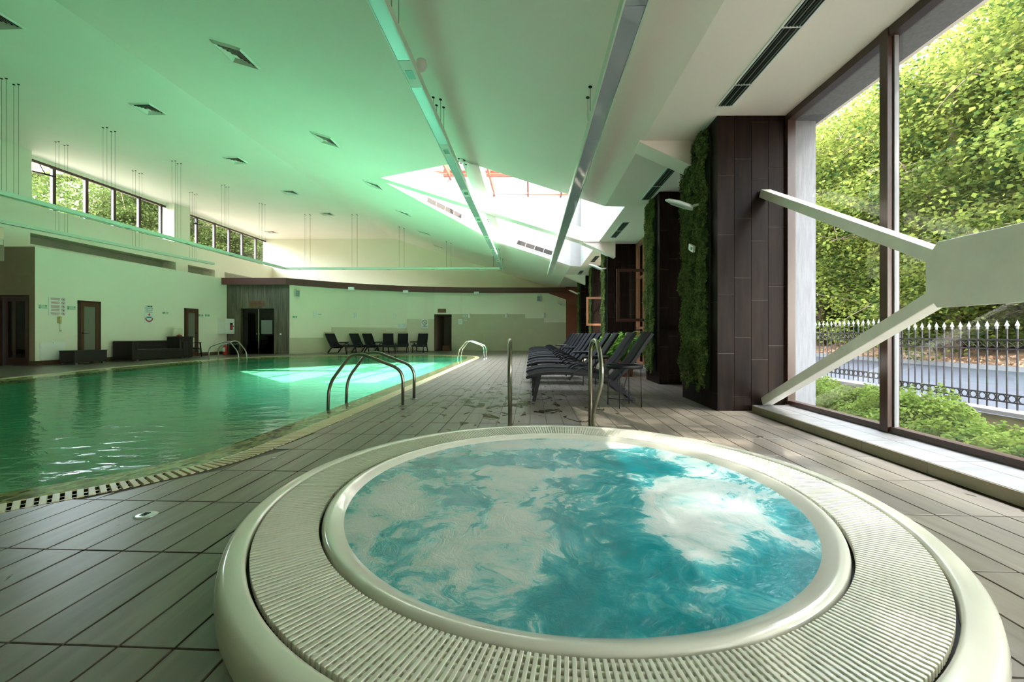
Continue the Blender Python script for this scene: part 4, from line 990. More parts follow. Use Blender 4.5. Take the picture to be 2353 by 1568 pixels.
slotvent(15.3, 16.6, 2.33, 'fourth slot vent, above the third column floodlight')
slotvent(18.8, 20.0, 2.2, 'fifth slot vent, before the farthest column')
# grilles on the skylight well walls
def ray_line(px_, py_, A, B):   # where the sight line through a pixel meets the upright plane over A-B
    t = (px_-1176.5)/970; dx, dy = B[0]-A[0], B[1]-A[1]; q = (t*A[1]-A[0])/(dx-t*dy); y = A[1]+dy*q
    return Vector((A[0]+dx*q, y, 1-(py_-768)*y/970))
def grille(p0, p1, A, B, label):
    a, b = ray_line(*p0, A, B), ray_line(*p1, A, B); L = (b-a).length; xd = (b-a).normalized()
    h = Vector((B[0]-A[0], B[1]-A[1], 0)).normalized(); nrm = Vector((h.y, -h.x, 0)); yd = nrm.cross(xd)
    M = Matrix(((xd.x,yd.x,nrm.x,a.x),(xd.y,yd.y,nrm.y,a.y),(xd.z,yd.z,nrm.z,a.z),(0,0,0,1)))
    g = empty('wall_grille'); g.matrix_world = M; tag(g, label, 'air vent', 'wall grilles in the skylight well')
    MB().box(0,L,-.12,.12,.002,.012).build('frame', M_whitep, g); MB().box(.03,L-.03,-.09,.09,.012,.016).build('mesh_panel', mat('grey_grille', (.05,.042,.035), .5, var=.3, vscale=60), g)
    n = int(L/.35)
    for q in range(1, n): MB().box(L*q/n-.008,L*q/n+.008,-.09,.09,.015,.02).build('divider', M_whitep, g)
TW_, FW_, RW_ = S(*TIP)[:2], S(*FL)[:2], S(UF,17.55)[:2]
grille((980,458),(1061,498), TW_, FW_, 'beige grille on the slanting wall inside the skylight well')
grille((1187,556),(1270,583), FW_, RW_, 'grey grille on the far wall inside the skylight well')

# ================================================================== COLUMN FLOODLIGHTS, CASEMENTS, SIGNS
def floodlight(loc, rz, label, s=1):
    F = empty('floodlight', loc, rz); F.scale = (s,s,s); tag(F, label, 'lamp', 'oval white floodlights on the columns')
    # arm from the wall (+x) to head at -x, tilted down
    MB().tube([(.0,0,.06),(-.10,0,.05),(-.16,0,.0)],.022,10).build('arm', M_whitep, F)
    k = MB(); n = 20; prof = []
    rings = [(-.02,.0),(.0,.10),(.05,.14),(.25,.15),(.40,.11),(.47,.04),(.48,.0)]
    vs = []; m = 16; R_ = Matrix.Translation((-.12,0,0))@Matrix.Rotation(.45,4,'Y')@Matrix.Rotation(PI,4,'Z')
    for (x, r) in rings:
        for q in range(m):
            a = 2*PI*q/m; z = math.sin(a)*r*.42; z = z if z > 0 else z*.35; vs.append(tuple(R_@Vector((x, math.cos(a)*r, z))))
    fs = [(i*m+q, i*m+(q+1)%m, (i+1)*m+(q+1)%m, (i+1)*m+q) for i in range(len(rings)-1) for q in range(m)]
    k.add(vs, fs, True); k.build('head', M_white, F)
    k = MB(); vs = [tuple(R_@Vector((x, math.cos(a)*r, -.026))) for x, r in ((.1,.085),(.38,.07)) for a in (0, PI)]
    k.add([vs[0],vs[1],vs[3],vs[2]], [(0,1,2,3)]); k.build('lens', mat('lamp_lens', (.75,.80,.74), .1), F, recalc=False)
floodlight(S(2.38,5.95,2.78), -.5, 'large white floodlight on the nearest column boxwood', .85)
floodlight(S(2.38,13.35,3.02), -.3, 'white floodlight on the third column', 1.0)
floodlight(S(2.38,20.6,2.95), -.3, 'white floodlight on the farthest column', 1.0)
floodlight((3.2,25.2,2.7), .3, 'white floodlight at the right end of the concave wall', 1.0)
es = MB().box(-.03,.0,0,.25,0,.09).build('exit_sign', M_white, loc=S(2.33,6.0,2.16)); es.rotation_euler.x = .35; es.rotation_euler.z = -SH-.1; tag(es, 'small tilted green and white exit sign on the nearest boxwood panel', 'sign')
MB().box(-.032,-.03,.03,.13,.025,.065).build('pictogram', M_inkg, es)
es.data.materials[0] = M_white
def casement(hinge_u, y, wdt, z0, z1, ang, m, label):
    C = empty('casement_sash', S(hinge_u, y, 0), PI+ang); tag(C, label, 'window sash', 'open casement sashes')
    k = MB(); f = .075
    k.box(0,wdt,-.03,.03,z0,z0+f); k.box(0,wdt,-.03,.03,z1-f,z1); k.box(0,f,-.03,.03,z0+f,z1-f); k.box(wdt-f,wdt,-.03,.03,z0+f,z1-f); k.build('sash_frame', m, C)
    MB().box(f,wdt-f,-.004,.004,z0+f,z1-f).build('pane', M_glass, C)
    k = MB(); k.box(wdt-.02,wdt+.03,-.05,-.03,z0+.38,z0+.50); k.build('handle', M_black, C)
casement(UW-.06, 11.6, .93, 1.35, 2.79, -.03, M_frame, 'dark brown casement sash standing open between second and third columns')
casement(UW-.06, 15.9, 1.20, 1.32, 2.40, -.03, M_frame_lit, 'sunlit orange-brown casement sash standing open between third and fourth columns')

def plate(M, w, h, m, label, cat='sign', name='wall_sign', group=None, t=.012, loc_xy=(0,0)):
    o = empty(name); o.matrix_world = M@Matrix.Translation((loc_xy[0], loc_xy[1], 0)); tag(o, label, cat, group)
    MB().box(-w/2,w/2,-h/2,h/2,.004,.004+t).build('board', m, o); return o
T = .018
def lsign(px_, py_, w, h, m, label, **kw):
    s = LW(px_); p = lpos(s, 0); Y = p[1]; z = 1-(py_-768)*Y/970
    return plate(wallM((p[0],p[1],z), (LD.x,LD.y)), w, h, m, label, **kw)
def lsz(px0, px1): return LW(px1)-LW(px0)
def bars(o, rects, m, name='print', z=.0165):
    k = MB()
    for (x, y, w, h) in rects: k.box(x-w/2,x+w/2,y-h/2,y+h/2,z,z+.002)
    q = k.build(name, m, o)
    if len(rects) > 1: q['kind'] = 'stuff'
    return q
def ringprint(o, cx, cyy, r, m, z=.017, slash=True, t=.012):
    k = MB(); k.lathe([(r-t,0),(r,0),(r,.002),(r-t,.002)], 24, (cx,cyy,z))
    if slash: k.box(-r+t,r-t,-t/2,t/2,0,.002, Matrix.Translation((cx,cyy,z))@Matrix.Rotation(-PI/4,4,'Z'))
    return k.build('prohibition_ring', m, o)
b = lsign(131,704.5, lsz(111,151), .60, M_paper, 'white rules board with red text and five prohibition rings')
bw = lsz(111,151)
rr_ = []
yy = .26
for grp in (3,3,4,3,3):
    for q in range(grp): rr_.append((-.12*bw, yy, bw*.55*(.8+.2*rng.random()), .012)); yy -= .024
    yy -= .018+(.0)
yy = .26; rr_ = []
for gi, grp in enumerate((3,3,4,3,3)):
    for q in range(grp): rr_.append((-.12*bw, .26-gi*.118-q*.024, bw*.55*(.75+.25*rng.random()), .011))
bars(b, rr_, M_inkr, 'red_text_lines')
for q in range(5): ringprint(b, .33*bw, .235-.118*q, .05, M_inkr, t=.008)
bars(b, [(.33*bw, .235-.118*q, .035, .03) for q in range(5)], M_inkk, 'pictograms', .0205)
for px_, py_, lb in ((98,705,'clear glass direction sign left of the rules board'),(163.5,708,'clear glass direction sign right of the rules board')):
    o = lsign(px_,py_, lsz(px_-9.5,px_+9.5), .125, M_signg, lb); bars(o, [(.38*lsz(px_-9,px_+9),.03,.04,.03),(-.42*lsz(px_-9,px_+9),-.035,.03,.04),(-.40*lsz(px_-9,px_+9),.0,.015,.1)], M_inkg)
# lifeguard notice
W_ = lsz(331.5,352); b = lsign(341.8,724.5, W_, .68, M_paper, 'white lifeguard notice with blue lettering, red cross and lifebelt emblem')
F_ = Matrix.Translation((0,0,.0168))
text_mesh('СПАСИТЕЛ', W_*.165, M_inkb, parent=b, M=Matrix.Translation((0,.27,.0168)), bold=True); text_mesh('LIFEGUARD', W_*.16, M_inkb, parent=b, M=Matrix.Translation((0,.20,.0168)), bold=True)
text_mesh('8.00-20.00 ч', W_*.15, M_inkk, parent=b, M=Matrix.Translation((0,.12,.0168)))
bars(b, [(0,.02,.10,.035),(0,.02,.035,.11)], M_inkr, 'red_cross')
k = MB(); k.lathe([(.115,0),(.17,0),(.17,.002),(.115,.002)], 24, (0,-.11,.0168), PI, 2*PI); k.build('lifebelt_arc', M_inkr, b, recalc=False)
bars(b, [(0,-.09,.22,.05)], M_inkb, 'blue_band')
o = lsign(342.5,704.5, lsz(335,350), .075, M_signg, 'small glass sign above the lifeguard notice'); bars(o, [(.08,0,.06,.05),(-.03,0,.1,.03)], M_inkk)
o = lsign(380,719.5, lsz(374,386), .10, M_signg, 'glass first aid sign with a red cross, right of the lifeguard notice'); bars(o, [(-.08,0,.08,.025),(-.08,0,.025,.08)], M_inkr); bars(o, [(-.13,0,.02,.09),(.10,.02,.03,.03)], M_inkg, 'green_marks')
for px_, lb in ((461,'first of two small glass signs right of the second brown door'),(476,'second of two small glass signs, nearer the fire cabinet')):
    o = lsign(px_,725.0, lsz(px_-4.7,px_+4.7), .11, M_signg, lb); bars(o, [(-.10,0,.03,.09),(.08,0,.05,.06)], M_inkg)
# intercom handset with coiled cord below the rules board
s = LW(134.5); p = lpos(s); ph = empty('wall_telephone'); ph.matrix_world = wallM((p[0],p[1],0),(LD.x,LD.y)); tag(ph, 'cream wall telephone with hanging coiled cord under the rules board', 'telephone')
zc_ = 1-(735-768)*p[1]/970
M_ph = mat('yellowed_plastic', (.50,.50,.20), .45)
MB().box(-.045,.045,zc_-.12,zc_+.10,0,.05).build('wall_cradle', M_ph, ph, bevel=.01); MB().box(-.03,.03,zc_-.13,zc_+.11,.055,.085).build('handset', M_ph, ph, bevel=.012)
k = MB(); k.tube([(.012*math.cos(t*3), zc_-.13-.0045*t, .05+.012*math.sin(t*3)) for t in range(0,56)],.004,5); k.tube([(0,zc_-.38,.05),(.05,zc_-.36,.05)],.012,6); k.build('coiled_cord', M_ph, ph)
# brown doors with frosted panes on the left wall
for n_, (px0, px1, zt, hs) in enumerate(((178,229.4,2.16,-1),(423,454,2.15,1))):
    s0, s1 = LW(px0), LW(px1); D = struct(empty('door_%d' % (n_+3))); p = lpos(s0); D.matrix_world = wallM((p[0],p[1],0),(LD.x,LD.y)); w_ = s1-s0
    k = MB(); k.box(0,.055,0,zt,0,.045); k.box(w_-.055,w_,0,zt,0,.045); k.box(.055,w_-.055,zt-.06,zt,0,.045); k.build('frame', M_frame, D)
    k = MB(); a = .06; b_ = w_-.06; st = .11
    k.box(a,a+st,.01,zt-.065,.005,.05); k.box(b_-st,b_,.01,zt-.065,.005,.05); k.box(a+st,b_-st,zt-.20,zt-.065,.005,.05); k.box(a+st,b_-st,.01,.22,.005,.05); leaf = k.build('door_leaf', mat('door_brown', (.085,.036,.014), .35, var=.1), D)
    MB().box(a+st,b_-st,.22,zt-.20,.015,.025).build('frosted_pane', M_frost, leaf)
    hx = a+.06 if hs < 0 else b_-.06
    k = MB(); k.box(hx-.025,hx+.025,1.0,1.06,.05,.06); k.tube([(hx,1.03,.055),(hx,1.03,.095),(hx+(.16 if hs < 0 else -.13),1.03,.095)],.011,8); k.build('handle', M_black, leaf)
# access panel, rattan table, sofa, armchair
s = LW(121); p = lpos(s); o = empty('access_panel'); o.matrix_world = wallM((p[0],p[1],0),(LD.x,LD.y)); tag(o, 'white access panel low on the left wall behind the rattan table', 'panel')
w_ = lsz(92,150); MB().box(-w_/2,w_/2,.18,.74,0,.02).build('cover', M_white, o, bevel=.004); MB().box(-.01,.01,.70,.715,.02,.026).build('lock', M_black, o)
def rot_obj(name, s, out, label, cat, group=None):
    p = lpos(s, out); o = empty(name, (p[0],p[1],0), math.atan2(LD.y, LD.x)); tag(o, label, cat, group); return o
o = rot_obj('rattan_table', LW(155), .62, 'low black rattan coffee table beside the first brown door', 'table')
k = MB(); k.box(-.50,.50,-.28,.28,.06,.44); k.build('body', M_rattan, o, bevel=.015); MB().box(-.51,.51,-.29,.29,.44,.46).build('top', M_rattan, o, bevel=.005)
for sx in (-.42,.42):
    for sy in (-.22,.22): MB().box(sx-.04,sx+.04,sy-.03,sy+.03,0,.06).build('foot', M_conc, o)
o = rot_obj('rattan_sofa', LW(320), .60, 'black rattan sofa against the left wall between the doors', 'sofa')
hw_ = 1.18
MB().box(-hw_+.2,hw_-.2,-.38,.30,.05,.34).build('base', M_rattan, o, bevel=.01); MB().box(-hw_+.2,hw_-.2,.30,.42,.05,.74).build('back', M_rattan, o, bevel=.02)
for s_ in (-1,1): MB().box(min(s_*hw_,s_*(hw_-.22)),max(s_*hw_,s_*(hw_-.22)),-.40,.42,.05,.74 if s_ < 0 else .68).build('arm', M_rattan, o, bevel=.03)
MB().box(-hw_+.22,0,-.37,.29,.34,.42).build('seat_cushion', M_rattan, o, bevel=.02); MB().box(0.005,hw_-.22,-.37,.29,.34,.42).build('seat_cushion', M_rattan, o, bevel=.02)
for s_ in (-1,1): MB().box(s_*.95-.05,s_*.95+.05,-.36,-.26,0,.05).build('foot', M_conc, o)
o = rot_obj('rattan_armchair', LW(383), .62, 'dark rattan cabinet-like seat at the right end of the sofa', 'armchair')
MB().box(-.32,.32,-.3,.3,.03,.88).build('body', M_rattan, o, bevel=.02); MB().box(-.33,.33,-.31,.31,.88,.90).build('top', M_rattan, o, bevel=.004)
o2 = rot_obj('red_bag', LW(381), .62, 'small red pouch lying on the dark rattan seat', 'bag'); o2.location.z = .90
k = MB(); k.lathe([(0,.07),(.05,.075),(.09,.05),(.10,.01),(.08,0),(0,0)], 16); k.build('body', M_redp, o2); MB().tube([(-.05,0,.05),(0,.0,.10),(.05,0,.05)],.008,6).build('strap', M_redp, o2)
o2 = rot_obj('towel_pad', LW(388), .40, 'cream folded backrest pad standing behind the red pouch', 'cushion'); o2.location.z = .90
MB().box(-.22,.22,-.05,.05,0,.34).build('pad', M_cream, o2, bevel=.04)
o = rot_obj('armchair', LW(411), .50, 'dark wooden armchair with cream back cushion left of the second brown door', 'armchair')
MB().box(-.25,.25,-.02,.06,.42,.84).build('back_cushion', M_cream, o, bevel=.03)
MB().box(-.25,.25,-.26,.10,.34,.40).build('seat', M_black, o)
for sx in (-1,1):
    MB().beam((sx*.28,-.25,.62),(sx*.32,-.29,0),.04,.04,(1,0,0)).build('leg', M_black, o); MB().beam((sx*.28,.12,.62),(sx*.30,.18,0),.04,.04,(1,0,0)).build('leg', M_black, o)
    MB().beam((sx*.28,-.30,.63),(sx*.28,.18,.63),.05,.025).build('armrest', M_black, o)
k = MB(); k.beam((-.28,-.26,.62),(.28,-.26,.62),.03,.02); k.beam((-.30,-.27,.30),(.30,-.27,.30),.025,.03); k.beam((-.30,-.27,.24),(.30,-.27,.24),.025,.02); k.build('stretcher', M_black, o)
o = rot_obj('wet_floor_pole', LW(397.5), .88, 'short yellow stick standing beside the dark rattan seat', 'stick'); MB().tube([(0,0,0),(0,0,.40)],.018,8).build('shaft', M_yel, o); MB().tube([(0,0,.40),(0,0,.43)],.022,8).build('cap', M_white, o)
# fire hose cabinet, extinguisher, bin
o = rot_obj('fire_cabinet', LW(500.0), .0, 'white fire hose cabinet with small window hanging by the portal', 'cabinet'); o.location.z = 1-(768-768)*20.5/970
zb_, zt_ = 1.0, 1+(768-732)*20.3/970
MB().box(-.02,.56,-.42,0,.0,zt_-1).build('body', M_white, o, bevel=.008)
dr = MB().box(.20,.55,-.435,-.42,.02,zt_-1.02).build('door', M_white, o, bevel=.003); MB().box(.27,.43,-.44,-.434,.20,.55).build('viewing_pane', M_black, dr); MB().box(.30,.40,-.443,-.44,.22,.46).build('hose_reel', M_redp, dr); MB().box(.45,.50,-.45,-.434,.36,.41).build('latch', M_black, dr)
def anyobj(name, px_, y, label, cat): o = empty(name, ((px_-1176.5)/970*y, y, 0)); tag(o, label, cat); return o
o = anyobj('fire_extinguisher', 517.5, 20.3, 'red fire extinguisher on the floor beside the black bin', 'fire extinguisher')
MB().lathe([(0,0),(.09,0),(.10,.02),(.10,.38),(.085,.44),(.03,.47),(.025,.50),(0,.50)], 24).build('cylinder', M_redp, o); MB().box(-.055,.055,-.105,-.095,.16,.36).build('paper_label', M_paper, o)
k = MB(); k.box(-.02,.02,-.05,.03,.50,.53); k.tube(arc([(0,0,.52),(.09,0,.54),(.13,0,.40),(.12,0,.2)],.05,4),.012,6); k.build('valve_and_hose', M_black, o)
o = anyobj('waste_bin', 538, 20.45, 'black waste bin with bag between extinguisher and glass doors', 'bin')
MB().lathe([(0,0),(.17,0),(.20,.52),(.215,.54),(.215,.56),(.20,.60),(.12,.65),(0,.66)], 28).build('body', M_black, o); MB().lathe([(.205,.50),(.222,.51),(.222,.53),(.205,.54)], 28).build('bag_edge', mat('grey_bag', (.2,.24,.2), .3), o)
# portal sign, switch
o = plate(wallM((-12.74, py-.02, 2.52), (1,0)), .74, .26, M_wood, 'brown wooden name sign above the double glass doors'); text_mesh('SAUNA PARK', .105, M_inkk, parent=o, M=Matrix.Translation((0,0,.0165)))
o = plate(wallM((-11.55, py-.02, 1.0), (1,0)), .085, .085, M_white, 'small white light switch right of the double glass doors', 'switch', 'light_switch'); bars(o, [(0,0,.03,.05)], M_paper, 'rocker')
# things on the concave wall
def cwall(px_, py_):
    t = (px_-1176.5)/970
    best = None
    for a, b in zip(CW, CW[1:]):
        # X = t*Y on the segment
        dx, dy = b[0]-a[0], b[1]-a[1]; den = dx-t*dy
        if abs(den) < 1e-9: continue
        s = (t*a[1]-a[0])/den
        if -.001 <= s <= 1.001: best = (a[0]+dx*s, a[1]+dy*s, dx, dy)
    x, y, dx, dy = best; z = 1-(py_-768)*y/970
    return wallM((x,y-.014,z), (dx,dy)), y
def csign(px_, py_, wpx, hpx, m, label, **kw):
    M, y = cwall(px_, py_); return plate(M, wpx*y/970, hpx*y/970, m, label, **kw), y
o, y = csign(677.5,728.5,10,5,M_signg,'small glass sign at the left end of the concave wall'); bars(o, [(-.05,0,.1,.06),(.08,0,.05,.08)], M_inkg)
o, y = csign(733.5,722.5,11,4.5,M_paper,'white arrow sign beside the leftmost wall light'); bars(o, [(0,0,.10,.02),(.08,0,.03,.04)], M_inkr)
for q, px_ in enumerate((918,928.5)):
    o, y = csign(px_,749,9,12,M_paper,('left' if q == 0 else 'right')+' white A4 notice of the pair on the concave wall'); bars(o, [(0,.10-.03*j,.13,.006) for j in range(7)], mat('grey_ink', (.35,.4,.35), .6))
o, y = csign(976,744,15,20,M_paper,'white NO DIVING sign with red ring beside the doorway')
ringprint(o, 0, .075, .145, mat('dark_red_ink', (.25,.03,.03), .6), t=.024)
k = MB(); 
for a, b in (((-.05,.12),(.05,.02)),((.06,.13),(-.03,.03)),((-.03,.03),(-.02,-.02))): k.beam((a[0],a[1],.018),(b[0],b[1],.018),.016,.002,(0,0,1))
k.build('diver_pictogram', M_inkk, o)
text_mesh('NO', .085, M_inkk, parent=o, M=Matrix.Translation((0,-.115,.0168)), bold=True); text_mesh('DIVING', .085, M_inkk, parent=o, M=Matrix.Translation((0,-.185,.0168)), bold=True)
o, y = csign(1015.5,714.3,19,9,M_wood,'blank brown wooden sign above the open doorway'); MB().box(-.22,.22,-.09,.09,.016,.018).build('face', M_wood, o)
o, y = csign(1068,727,10,3.5,M_paper,'green running-man exit sign right of the doorway'); bars(o, [(.06,0,.05,.06),(-.04,0,.06,.02)], M_inkg)
o, y = csign(1058,739.5,8.5,12,M_paper,'white notice with pale blue print right of the doorway'); bars(o, [(0,.04,.12,.03),(0,-.05,.12,.03)], mat('pale_ink', (.3,.5,.45), .6))
o, y = csign(1069.5,735.5,6.5,4.5,M_paper,'tiny white sign with black marks below the exit sign'); bars(o, [(-.03,0,.04,.03),(.03,.01,.05,.03)], M_inkk)
# wall lights: half-cylinder sconces
def sconce(px_, py_, label):
    M, y = cwall(px_, py_); o = empty('wall_light'); o.matrix_world = M; tag(o, label, 'lamp', 'small white wall lights on the concave wall')
    k = MB(); n = 12
    for z0, z1 in ((-.13,.13),):
        vs = [(.065*math.cos(PI*i/n), z, .075*math.sin(PI*i/n)) for z in (z0,z1) for i in range(n+1)]
        k.add(vs, [(i,i+1,n+2+i,n+1+i) for i in range(n)]+[tuple(range(n,-1,-1)), tuple(range(n+1,2*n+2))])
    k.build('shade', M_white, o); MB().box(-.05,.05,-.10,.10,0,.006).build('back_plate', M_whitep, o)
for px_, py_, lb in ((723.5,721.5,'leftmost white half-round wall light'),(816.5,724.5,'second white wall light, above the second and third loungers'),(907.5,726.5,'third white wall light, above the fourth lounger'),(1078.5,726,'white wall light right of the doorway exit sign'),(1163.5,725,'white wall light on the plain wall right of centre'),(1249.5,725,'rightmost white wall light near the red wall')):
    sconce(px_, py_, lb)
# loudspeakers and fascia sensors
def speaker(px_, py_, label, s=1):
    M, y = cwall(px_, py_); o = empty('loudspeaker'); o.matrix_world = M@Matrix.Rotation(.25,4,'X')@Matrix.Rotation(-.3,4,'Y'); tag(o, label, 'loudspeaker', 'small wall loudspeakers')
    MB().box(-.11,.11,-.17,.17,.06,.26).build('cabinet', M_white, o, bevel=.012); MB().box(-.09,.09,-.15,.15,.26,.268).build('grille', mat('speaker_grille', (.22,.26,.22), .6), o); MB().tube([(0,0,.0),(0,0,.08)],.02,8).build('bracket', M_black, o)
speaker(684.5,673,'grey-green wall loudspeaker above the left end of the concave wall'); speaker(1240,685,'white wall loudspeaker at the right end of the concave wall', .8)
def fas_y(x):
    for (a, b) in zip(fp, fp[1:]):
        if a[0] <= x <= b[0]: return a[1]+(b[1]-a[1])*(x-a[0])/(b[0]-a[0])
    return fp[-1][1]
for px_, lb in ((808,'left white emergency lamp on the brown fascia'),(933,'middle white emergency lamp on the brown fascia'),(1095,'right white emergency lamp on the brown fascia')):
    x = (px_-1176.5)/970*24; yy = fas_y(x); x = (px_-1176.5)/970*yy; o = empty('emergency_lamp', (x, yy, 3.42)); tag(o, lb, 'lamp', 'emergency lamps on the fascia')
    MB().box(-.15,.15,-.12,-.0,-.06,.09).build('housing', M_white, o, bevel=.015); MB().box(-.11,.11,-.13,-.12,-.04,.05).build('lens', mat('lamp_lens', (.75,.8,.74), .1), o)
# wooden step inside the doorway
o = empty('wooden_crate', (-4.05, 26.1, 0)); tag(o, 'brown wooden box on the floor inside the doorway', 'box')
MB().box(-.22,.22,-.15,.15,.0,.26).build('sides', M_wood, o); MB().box(-.23,.23,-.16,.16,.26,.285).build('lid', M_wood, o)
# dome camera etc at ceiling end
o = empty('smoke_detector', S(2.1,24.6,HC)); tag(o, 'tiny round smoke detector on the low ceiling before the red wall', 'detector'); MB().lathe([(0,-.05),(.04,-.045),(.05,-.01),(.05,0)],16).build('body', M_white, o); MB().lathe([(.0,-.055),(.015,-.055),(.015,-.048)],12).build('sensor', M_black, o)

# ================================================================== POTTED PLANTS between the columns
def plant(loc, n, h, label, seed):
    r = random.Random(seed); P = empty('potted_plant', loc); tag(P, label, 'plant', 'potted leafy plants behind the loungers')
    MB().lathe([(0,0),(.13,0),(.17,.30),(.18,.32),(.165,.32),(.15,.28),(0,.28)], 24).build('pot', mat('terracotta', (.24,.12,.07), .7), P)
    k = MB()
    for i in range(n):
        a = r.uniform(0, 2*PI); sp = r.uniform(.12,.5); ht = h*r.uniform(.55,1.0); L = r.uniform(.22,.34); w_ = r.uniform(.045,.07)
        b0 = Vector((.03*math.cos(a), .03*math.sin(a), .28)); top = Vector((sp*math.cos(a)*.7, sp*math.sin(a)*.7, ht))
        k.tube([b0, (b0+top)/2+Vector((0,0,.05)), top], .006, 4, False)
        d = Vector((math.cos(a), math.sin(a), r.uniform(-.5,.5))).normalized(); s = d.cross(Vector((0,0,1))).normalized()
        pts = []
        for t, ww in ((0,.1),(.25,.85),(.55,1),(.8,.6),(1,.0)):
            c = top+d*L*t-Vector((0,0,.25*L*t*t)); pts.append((c-s*w_*ww, c-Vector((0,0,.015*ww)), c+s*w_*ww))
        vs = [q for tr in pts for q in tr]; k.add(vs, [f for i_ in range(4) for f in ((i_*3,i_*3+1,i_*3+4,i_*3+3),(i_*3+1,i_*3+2,i_*3+5,i_*3+4))], True)
    o = k.build('leaves', M_leafE, P, recalc=False); o['kind'] = 'stuff'
plant(S(2.25,9.95,0), 90, 1.05, 'tall leafy potted plant behind the first two loungers', 1)
plant(S(2.35,10.8,0), 70, .95, 'leafy potted plant behind the second and third loungers', 2)
plant(S(2.3,12.3,0), 60, 1.0, 'glossy potted plant beside the third column', 3)
plant(S(2.3,15.0,0), 60, 1.0, 'potted plant between third and fourth columns', 4)

# ================================================================== OUTSIDE, RIGHT
gr = MB()
def gp(pts): gr.poly(pts)
k = MB(); k.poly([(3.2,-14,-.6),(6.9,-14,-.6),(7.9,34,-.6),(5.0,34,-.6)]); tag(k.build('planting_bed', M_soil, recalc=False), kind='structure')
k = MB(); k.poly([(6.4,-20,-.15),(15.2,-20,-.15),(15.8,60,-.15),(7.9,60,-.15)]); tag(k.build('road', M_asph, recalc=False), kind='structure')
k = MB(); k.sbox(14.75,14.95,-20,60,-.2,.0); tag(k.build('kerb', M_kerb), kind='structure')
k = MB(); nx, ny = 14, 40; vs = []
for j in range(ny+1):
    for i in range(nx+1):
        u = 14.9+i*1.6; y = -25+j*2.4; z = -.05+.16*(u-14.9)*(1+.15*math.sin(y*.3))+.15*math.sin(u*1.7+y*.9)*(i > 0); vs.append(S(u,y,z))
k.add(vs, [(j*(nx+1)+i,j*(nx+1)+i+1,(j+1)*(nx+1)+i+1,(j+1)*(nx+1)+i) for j in range(ny) for i in range(nx)], True)
tag(k.build('wooded_bank', mat('leafy_ground', (.30,.19,.11), .95, var=.4, vscale=4, bump=.5, bscale=8), recalc=False), kind='structure')
n = 9000; uu = 14.95+rng.uniform(0,1,n)**1.5*6; yy = rng.uniform(2,34,n); z = -.02+.16*(uu-14.9)*(1+.15*np.sin(yy*.3))+.15*np.sin(uu*1.7+yy*.9)*np.clip((uu-14.9)/1.6,0,1)
o = link('leaf_litter', leaves_mesh('leaf_litter', np.stack([uu+SH*yy,yy,z+.03],1), np.tile([[0,0,1.]],(n,1)), .13, M_litter, .5)); tag(o, 'brown fallen leaves covering the bank across the road', 'leaves', kind='stuff')
# low wall and iron fence
lwall = empty('low_wall', (0,0,0)); tag(lwall, 'low cream wall with stone cap carrying the iron fence', 'wall'); lwall['kind'] = 'structure'
FU = 6.85
MB().sbox(FU-.10,FU+.10,-6,7.9,-.62,-.16).build('wall_body', M_creamw, lwall); MB().sbox(FU-.16,FU+.16,-6,7.9,-.16,-.10).build('stone_cap', M_conc2, lwall)
MB().sbox(FU-.10,FU+.10,7.9,24,-.62,-.08).build('wall_body', M_creamw, lwall); MB().sbox(FU-.16,FU+.16,7.9,24,-.08,-.02).build('stone_cap', M_conc2, lwall)
SPM = MB().lathe([(0,.135),(.006,.11),(.018,.075),(.026,.055),(.012,.035),(.016,.02),(.012,0),(0,0)],6).add([(-.035,0,.045),(.035,0,.045),(.03,0,.058),(-.03,0,.058)],[(0,1,2,3)]).mesh('spearhead', M_spear, recalc=False)
RGM = MB(); n_ = 16
for i in range(n_):
    a0_, a1_ = 2*PI*i/n_, 2*PI*(i+1)/n_
    RGM.beam((0,.048*math.cos(a0_),.048*math.sin(a0_)),(0,.048*math.cos(a1_),.048*math.sin(a1_)),.012,.008,(1,0,0))
RGM = RGM.mesh('ring', M_iron)
def fence(y0, y1, zb, label, dz=0, single=True):
    F = empty('iron_fence', S(FU,y0,zb), -SH); tag(F, label, 'fence', 'wrought iron fence sections'); L = y1-y0; H = 1.15
    for z in (.10,.205,.86,1.0): MB().box(-.014,.014,0,L,z-.010,z+.010).build('rail', M_iron, F)
    BM = MB().box(-.0075,.0075,-.0075,.0075,.0,H).mesh('bar', M_iron); n = int(L/.128); p = L/n
    k = MB()
    for i in range(n):
        y = (i+.5)*p
        b = link('bar', BM, F, (0,y,0)); link('spearhead', SPM, b, (0,0,H))
        link('ring', RGM, F, (0,y+p/2,.152))
        k.beam((0,y,.87),(0,y+p,.99),.006,.008,(1,0,0)); k.beam((0,y,.99),(0,y+p,.87),.006,.008,(1,0,0))
    k.build('cross_lattice', M_iron, F)
    for y in (0,):
        pass
def fpost(y, zb, h, label):
    o = empty('fence_post', S(FU,y,zb), -SH); tag(o, label, 'post', 'fence posts'); MB().box(-.045,.045,-.045,.045,0,h).build('shaft', M_iron, o); MB().lathe([(.05,h),(.05,h+.02),(0,h+.05)],4).build('cap', M_iron, o)
fence(3.9, 7.86, -.08, 'long iron fence section right of the near mullion, with white spearheads'); fence(7.98, 10.62, .02, 'iron fence section between the fence posts, behind the lower brace')
fence(10.74, 13.4, .22, 'raised iron fence section beside the concrete column return')
fpost(7.92, -.10, 1.22, 'fence post hidden partly by the near window mullion'); fpost(10.68, -.02, 1.42, 'tall dark fence post near the concrete column return')
